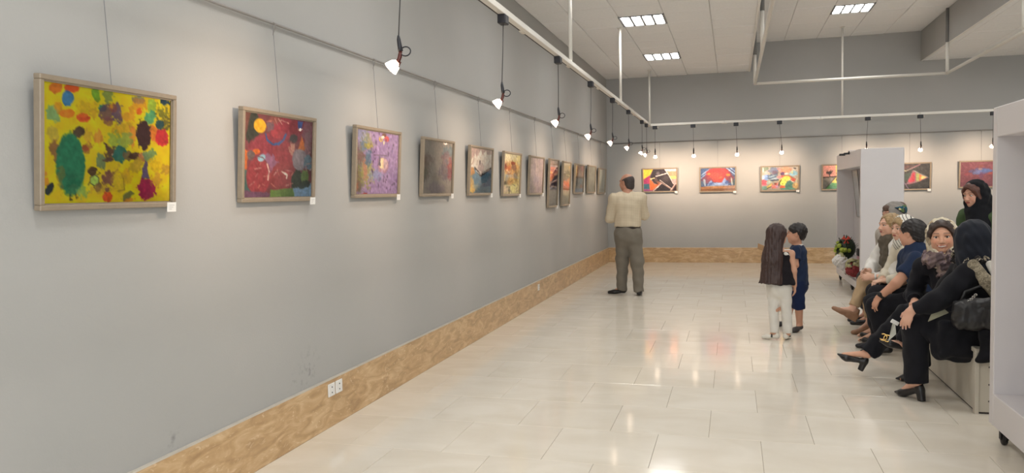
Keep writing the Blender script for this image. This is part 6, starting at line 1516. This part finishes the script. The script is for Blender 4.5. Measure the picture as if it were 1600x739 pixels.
# --- nearest sitter, back of the head to the camera
def black_coat_sitter():
    rt_ = (4.29, 5.95, 0); t = seated(rt_, 'person in a dark navy headscarf and long black coat, nearest sitter, head turned away')
    F = V3((-1, 0, 0)); H = Head((4.125, 5.95, 1.108), (-.35, .93), 1.05)
    J = dict(pel=(4.31, 5.94, .53), che=(4.22, 5.93, .76), nek=(4.14, 5.93, .95), shL=(4.075, 5.77, .895), shR=(4.12, 6.11, .89), elL=(3.885, 5.745, .725), wrL=(3.722, 5.775, .645), elR=(3.98, 6.16, .68), wrR=(3.86, 6.02, .62),
             hiL=(4.27, 5.86, .52), hiR=(4.27, 6.03, .52), knL=(3.765, 5.87, .52), knR=(3.86, 6.12, .52), anL=(3.772, 5.86, .135), anR=(3.735, 6.13, .335), toL=(3.69, 5.98, .03), toR=(3.6, 6.15, .37))
    body(t, H, J, (218,  170,  146), fw=F[:2], chest=.11, hips=.12, hands=[(J['wrL'], (-.40, .1, -.9), (.6, .75, -.25), (-.7, .6, .0), .95, .35), (J['wrR'], (-.6, -.7, -.2), (.2, -.2, -1), (-.6, .6, .3), .9, .7)], face=dict(nailcol=(226, 190, 190)))
    bk = cloth('black_coat_cloth', (27, 27, 32), vary=.1, bump=.08)
    P = torso_cloth(J, F, (.18, .165), .08, .08) + sleeves(J, (.085, .074, .05), 1.9) + [cap((4.32, 5.93, .53), (4.2, 5.92, .75), .17, .17, .06)]
    P += [cap(J['hiL'], lerp(J['hiL'], J['knL'], .82), .13, .115, .06), cap(J['hiR'], lerp(J['hiR'], J['knR'], .85), .13, .11, .06)]
    # the front panel falls over the bench edge in a rounded tail, the back panel in a point
    P += [ell((4.0, 5.74, .43), (.17, .05, .13), None, .05), cap((3.90, 5.76, .46), (3.875, 5.75, .36), .06, .035, .04, sq=((0, 1, 0), 1.8)), cap((4.19, 5.7, .5), (4.2, 5.57, .33), .07, .03, .05, sq=((0, 1, 0), 1.8)), cap((4.26, 5.66, .5), (4.235, 5.56, .34), .07, .04, .05, sq=((0, 1, 0), 1.8))]
    P += [box3((4.02, 5.725, .47), (.13, .03, .10), rr=.02, k=.04), box3((4.19, 5.555, .46), (.11, .014, .10), rr=.01, k=.03), cap((4.12, 5.553, .40), (4.06, 5.553, .36), .022, .02, .03), cap((4.22, 5.553, .38), (4.21, 5.553, .315), .05, .014, .03, sq=((0, 1, 0), 2.5))]
    sculpt('coat', P, bk, t, .009, fold=(.006, .12, 2))
    sculpt('trousers', legs_cloth(J, (.092, .084, .078), -.02, .1), cloth('black_trouser_crepe', (28, 28, 33), bump=.08), t, .009, fold=(.003, .12, 4))
    nv = cloth('dark_navy_silk', (32, 36, 46), vary=.1, rough=.6)
    P = [H.e(-.018, 0, .024, (.12, .105, .122), .03), H.cp((-.03, .0, -.02), (-.045, -.0, -.15), .098, .10, .05), cap(H(-.04, 0, -.1), (4.2, 5.9, .93), .105, .12, .06), cap(H(.0, -.09, -.12), (4.26, 5.98, .93), .06, .09, .06), sub(H.e(.118, 0, -.004, (.1, .068, .1), .012))]
    sculpt('headscarf', P, nv, t, .007, fold=(.004, .07, 9))
    pt = print_mat('cream_and_black_print', [(186, 176, 156), (40, 38, 40), (44, 42, 44), (150, 140, 122), (52, 50, 50)], 60)
    P = [cap((4.06, 5.82, .975), (4.14, 5.80, .985), .018, .024, .03), cap((4.14, 5.80, .985), (4.26, 5.83, .98), .024, .03, .03), cap(H(.05, .085, -.06), H(.06, .075, -.13), .014, .02, .02)]
    sculpt('scarf_edge', P, pt, t, .006, fold=(.008, .04, 3))
    sn = print_mat('snakeskin_print', [(150, 140, 120), (120, 112, 96), (166, 156, 136), (134, 124, 106)], 90)
    sculpt('shawl_band', [cap((4.075, 5.715, .97), (4.14, 5.655, .86), .036, .038, .03, sq=((0, 1, .3), 2.0)), cap((4.14, 5.655, .86), (4.205, 5.65, .76), .038, .036, .03, sq=((0, 1, .1), 2.0), clip=True)], sn, t, .006)
    sculpt('white_panel', [cap((4.18, 5.735, .97), (4.215, 5.67, .87), .026, .03, .03, sq=((0, 1, .3), 2.0)), cap((4.215, 5.67, .87), (4.25, 5.665, .77), .032, .03, .03, sq=((0, 1, .1), 2.0), clip=True)], cloth('white_satin', (222, 218, 210), rough=.5), t, .006)
    sq_ = MB(); r = random.Random(5)
    for k in range(26):
        a = r.uniform(0, 1); p = lerp((4.18, 5.63, .86), (4.235, 5.63, .76), a) + V3((r.uniform(-.016, .016), 0, r.uniform(-.01, .01))) - V3(rt_)
        sq_.ball(p, .0045, 6)
    sq_.build('sequins', mat('silver_sequin', (222, 216, 200), .15, metal=.9, vary=.1), t, True)
    shoe('shoe', BLKSHOE, t, (3.812, 5.835, 0), (-.66, .75, 0), L=.24, hh=.055, kind='pump', s=.95, heelw=.026)
    d = unit((-.19, .02, .07)); hl = V3((3.79, 6.12, .262))
    s2 = shoe('shoe', BLKSHOE, t, hl, d, (.35, 0, 1), L=.245, hh=.02, kind='point', s=.98, label='black shoe with a gold double-C emblem on the toe')
    # the gold emblem: two open rings back to back
    u = unit(V3((-.15, -.9, .42))); c = hl + d * .19 + V3((.005, -.03, .062)) - V3(rt_)
    x = unit(d - u * (d @ u)); y = np.cross(u, x)
    em = MB()
    for sg in (1, -1):
        em.tube([tuple(c + x * sg * (.014 - .024 * math.cos(a)) + y * .024 * math.sin(a)) for a in np.linspace(-2.35, 2.35, 16)], .005, 6)
    em.build('emblem', GOLD, s2, True)
black_coat_sitter()

# --- standing behind the bench in a green coat
def green_coat_stander():
    rt_ = (4.76, 8.0, 0); t = person(rt_, 'person in a black headscarf and green coat standing behind the bench')
    fw = (-.8, -.6); W = frame(rt_, fw); F = V3((*fw, 0))
    H = Head((4.685, 7.96, 1.405), (-.86, -.5), 1.0, pitch=.16)
    J = dict(pel=W(0, 0, .8), che=W(0, 0, 1.08), nek=W(.0, 0, 1.25), shL=W(0, .16, 1.19), shR=W(0, -.16, 1.19), elL=W(-.01, .22, .92), wrL=W(.1, .18, .73), elR=W(-.01, -.22, .92), wrR=W(.1, -.18, .73),
             hiL=W(0, .08, .77), hiR=W(0, -.08, .77), knL=W(.02, .09, .43), knR=W(.02, -.09, .43), anL=W(0, .09, .08), anR=W(0, -.09, .08), toL=W(.15, .1, .03), toR=W(.15, -.1, .03))
    body(t, H, J, (210,  158,  134), fw=fw, chest=.11, hips=.12, hands=[(J['wrL'], (-.1, -.1, -1), (.6, .6, 0), (-.8, -.6, 0), .9, .4), (J['wrR'], (-.1, -.1, -1), (-.6, -.6, 0), (-.8, -.6, 0), .9, .4)], face=dict(lips=(168, 80, 76)))
    eyes(H, t, (1, 0, -.4))
    gr = cloth('moss_green_wool', (70, 88, 58), vary=.1)
    sculpt('coat', [cap(W(0, 0, .45), W(0, 0, 1.08), .2, .15, .05, sq=(F, 1.25), clipa=True), cap(J['shL'], J['shR'], .075, .075, .07), cap(W(0, 0, 1.15), W(0, 0, 1.25), .1, .07, .05)] + sleeves(J, (.08, .07, .055), 1.9), gr, t, .012, fold=(.006, .12, 5))
    sculpt('trousers', [cap(J['hi' + s], J['kn' + s], .08, .065, .03) for s in 'LR'] + [cap(J['kn' + s], J['an' + s], .065, .055, .03, clip=True) for s in 'LR'], cloth('black_twill', (32, 32, 36)), t, .012)
    sculpt('headscarf', hijab(H, F, J, [cap(H(.0, 0, -.1), W(.05, .02, 1.14), .088, .12, .05), cap(H(-.04, 0, -.05), W(-.02, 0, 1.22), .1, .12, .05)], r=(.112, .1, .116), open_=(.115, 0, .0, (.11, .08, .108))), cloth('black_chiffon', (26, 26, 30), bump=.05), t, .008, fold=(.004, .06, 2))
    sculpt('hair', [H.e(.008, 0, .046, (.098, .086, .078), .02), H.cp((.05, .068, .04), (.03, .08, -.04), .024, .018, .02), H.cp((.05, -.068, .04), (.04, -.08, -.03), .024, .016, .02), sub(H.e(.13, 0, -.03, (.1, .073, .11), .012))], mat('auburn_hair', (92, 54, 42), .45, vary=.3, scale=60, bump=.3), t, .006)
    for s in 'LR': shoe('shoe', BLKSHOE, t, J['an' + s] - F * .05 - V3((0, 0, .08)), fw + (0,), L=.24, hh=.02)
green_coat_stander()

# ------------------------------------------------------------------ held and carried things
LEA = mat('black_bag_leather', (34, 33, 35), .4, vary=.25, scale=20, bump=.25, bscale=30)
SIL = mat('silver_fitting', (200, 198, 192), .25, metal=.9, vary=.05)
t = thing('handbag', (4.1, 5.6, .565), 'soft black leather handbag with silver fittings, on the lap of the nearest sitter', 'handbag')
sculpt('bag_body', [box3((4.09, 5.58, .655), (.125, .03, .05), rr=.04), ell((4.05, 5.565, .63), (.11, .05, .06), None, .05), ell((4.18, 5.57, .65), (.09, .05, .07), None, .05)], LEA, t, .008, fold=(.006, .07, 3))
sculpt('flap', [ell((4.06, 5.555, .715), (.12, .045, .05), None, .03), ell((4.17, 5.56, .725), (.1, .045, .05), None, .03), plane((4.1, 5.5, .685), (0, -.3, -1))], LEA, t, .007, fold=(.004, .06, 6))
MB().tube([(-.12, .02, .165), (-.09, .04, .23), (-.0, .06, .265), (.09, .06, .25), (.13, .03, .165)], .009, 8).build('strap', LEA, t, True)
k = MB()
for i in range(6): k.tube([(-.118 + .012 * i + .009 * math.cos(a), -.07, .155 + .014 * i + .006 * math.sin(a)) for a in np.linspace(0, 2 * PI, 9)[:-1]], .0022, 5, closed=True)
k.build('chain', SIL, t, True)
t = thing('phone', (3.648, 5.9, .535), 'small white phone held by the nearest sitter', 'phone')
t.rotation_euler = (.2, .5, .3)
MB().bbox((-.04, -.005, -.014), (.02, .003, .014), .003).build('phone_body', CARD, t)
t = thing('tissue', (3.625, 5.93, .45), 'pale folded tissue hanging below the white phone', 'tissue')
MB().add([(-.02, 0, -.05), (.03, 0, .0), (.022, 0, .09), (.005, -.01, .07), (-.02, .004, -.05), (.03, .004, .0), (.022, .004, .09), (.005, .004, .07)], [(0, 1, 2, 3), (7, 6, 5, 4), (0, 4, 5, 1), (1, 5, 6, 2), (2, 6, 7, 3), (3, 7, 4, 0)]).build('sheet', cloth('pale_tissue', (206, 204, 192)), t)
t = thing('leaflet', (3.885, 5.79, .625), 'folded pale green leaflet on the lap of the nearest sitter', 'leaflet')
MB().add([(-.07, -.05, -.05), (.06, -.03, .01), (.02, -.02, .05), (-.03, -.03, .035), (-.07, -.046, -.048), (.06, -.026, .012), (.02, -.016, .052), (-.03, -.026, .037)], [(0, 1, 2, 3), (7, 6, 5, 4), (0, 4, 5, 1), (1, 5, 6, 2), (2, 6, 7, 3), (3, 7, 4, 0)]).build('sheet', cloth('pale_green_paper', (176, 172, 146)), t)

# ------------------------------------------------------------------ flowers in the far niche
LEAF = mat('dark_green_leaf', (40, 58, 36), .5, vary=.3, scale=30)
LIME = mat('lime_petal', (170, 184, 70), .6, vary=.2, scale=40)
REDP = mat('deep_red_petal', (140, 44, 46), .6, vary=.25, scale=40)
CRM = mat('sage_cream_petal', (182, 176, 132), .6, vary=.2, scale=40)
RIB = mat('coral_ribbon', (226, 84, 66), .5, vary=.1)
PAPW = mat('white_wrapping_paper', (226, 222, 218), .6, vary=.05, bump=.3, bscale=30)
rr_ = random.Random(11)
def leaf_mesh():
    L = MB(); L.add([(0, 0, 0), (.014, .002, .03), (.016, .006, .06), (0, .012, .1), (-.016, .006, .06), (-.014, .002, .03), (0, -.004, .05)], [(0, 1, 6), (1, 2, 6), (2, 3, 6), (3, 4, 6), (4, 5, 6), (5, 0, 6)]); return L.mesh('leaf', LEAF, True)
LM_ = leaf_mesh()
def bloom_mesh(name, m):
    B = MB()
    for ring, (n, r, z) in enumerate(((6, .026, .0), (5, .018, .008), (3, .008, .014))):
        for i in range(n):
            a = 2 * PI * i / n + ring * .4; c, s = math.cos(a), math.sin(a)
            B.ball((c * r * .7, s * r * .7, z), .012, 6, (.013, .013, .009))
    return B.mesh(name, m, True)
BL, BR, BC = bloom_mesh('bloom', LIME), bloom_mesh('bloom', REDP), bloom_mesh('bloom', CRM)
def scatter(parent, name, me, n, c, rad, outer=1.0, sc=(.8, 1.2), hemi=None):
    for k in range(n):
        d = Vector((rr_.gauss(0, 1), rr_.gauss(0, 1), rr_.gauss(0, 1))).normalized()
        if hemi and d.dot(Vector(hemi)) < -.2: d = -d
        p = Vector(c) + Vector((d.x * rad[0], d.y * rad[1], d.z * rad[2])) * outer
        o = link(name, me, parent, p); o.rotation_euler = d.to_track_quat('Z', 'Y').to_euler(); s = rr_.uniform(*sc); o.scale = (s, s, s)
t = thing('flower_basket', (4.2, 12.15, .2), 'round dark green flower arrangement with lime blossoms and a coral bow in the far niche', 'flower arrangement')
MB().lathe([(.05, 0), (.075, .02), (.085, .16), (.09, .2), (.06, .2)], 16).build('pot', mat('dark_basket', (46, 40, 34), .7, vary=.3), t, True)
MB().ball((-.06, 0, .40), .14, 16, (.135, .14, .16)).build('foliage_core', LEAF, t, True)
scatter(t, 'leaf', LM_, 120, (-.06, 0, .40), (.12, .13, .14), 1.0, (.4, .7))
scatter(t, 'bloom', BL, 16, (-.10, -.03, .38), (.10, .13, .14), 1.05, (.9, 1.3), (-.7, -.7, 0))
b = MB()
for sg in (-1, 1): b.tube([(-.07, -.1, .53), (-.07 + .035 * sg, -.11, .575), (-.07 + .055 * sg, -.11, .55), (-.07, -.1, .53), (-.07 + .03 * sg, -.115, .475)], [.006, .016, .016, .008, .014], 6)
b.build('bow', RIB, t, True)
t = thing('wrapped_bouquet', (4.15, 11.95, .2), 'white paper-wrapped posy leaning out of the far niche below the green arrangement', 'flower arrangement')
sculpt('wrapping', [cap((4.17, 11.95, .23), (4.06, 11.92, .40), .03, .075, .03), ell((4.03, 11.9, .45), (.085, .075, .07), None, .04), ell((3.99, 11.93, .43), (.05, .05, .05), None, .04)], PAPW, t, .007, fold=(.012, .05, 4))
scatter(t, 'bloom', BC, 6, (-.1, -.04, .28), (.06, .05, .05), 1.0, (.8, 1.1), (-.3, -.5, 1))
t = thing('red_bouquet', (4.21, 11.6, .2), 'bouquet of deep red and sage blossoms in the far niche, beside the clasped hands', 'flower arrangement')
MB().lathe([(.02, 0), (.05, .06), (.075, .1), (.05, .1)], 14).build('holder', PAPW, t, True)
MB().ball((-.03, 0, .16), .1, 14, (.10, .10, .085)).build('foliage_core', LEAF, t, True)
scatter(t, 'bloom', BR, 46, (-.03, -.01, .14), (.10, .10, .085), 1.0, (.9, 1.2), (-.4, -.9, -.3))
scatter(t, 'bloom', BC, 30, (-.03, 0, .20), (.10, .10, .08), 1.0, (.9, 1.2), (-.2, -.4, .9))
t = thing('gift_bag', (4.3, 11.75, .2), 'black and pink gift bag standing in the far niche behind the flowers', 'bag')
MB().bbox((-.06, -.08, 0), (.06, .08, .32), .004).build('bag_body', mat('pink_card', (196, 150, 160), .6, vary=.1), t)
MB().bbox((-.062, -.082, .32), (.062, .082, .42), .004).build('bag_top', mat('black_card', (40, 38, 42), .5, vary=.1), t)
MB().tube([(-.03, -.07, .42), (-.02, -.072, .50), (.02, -.072, .52), (.03, -.07, .42)], .007, 6).build('handle', BLK, t, True)
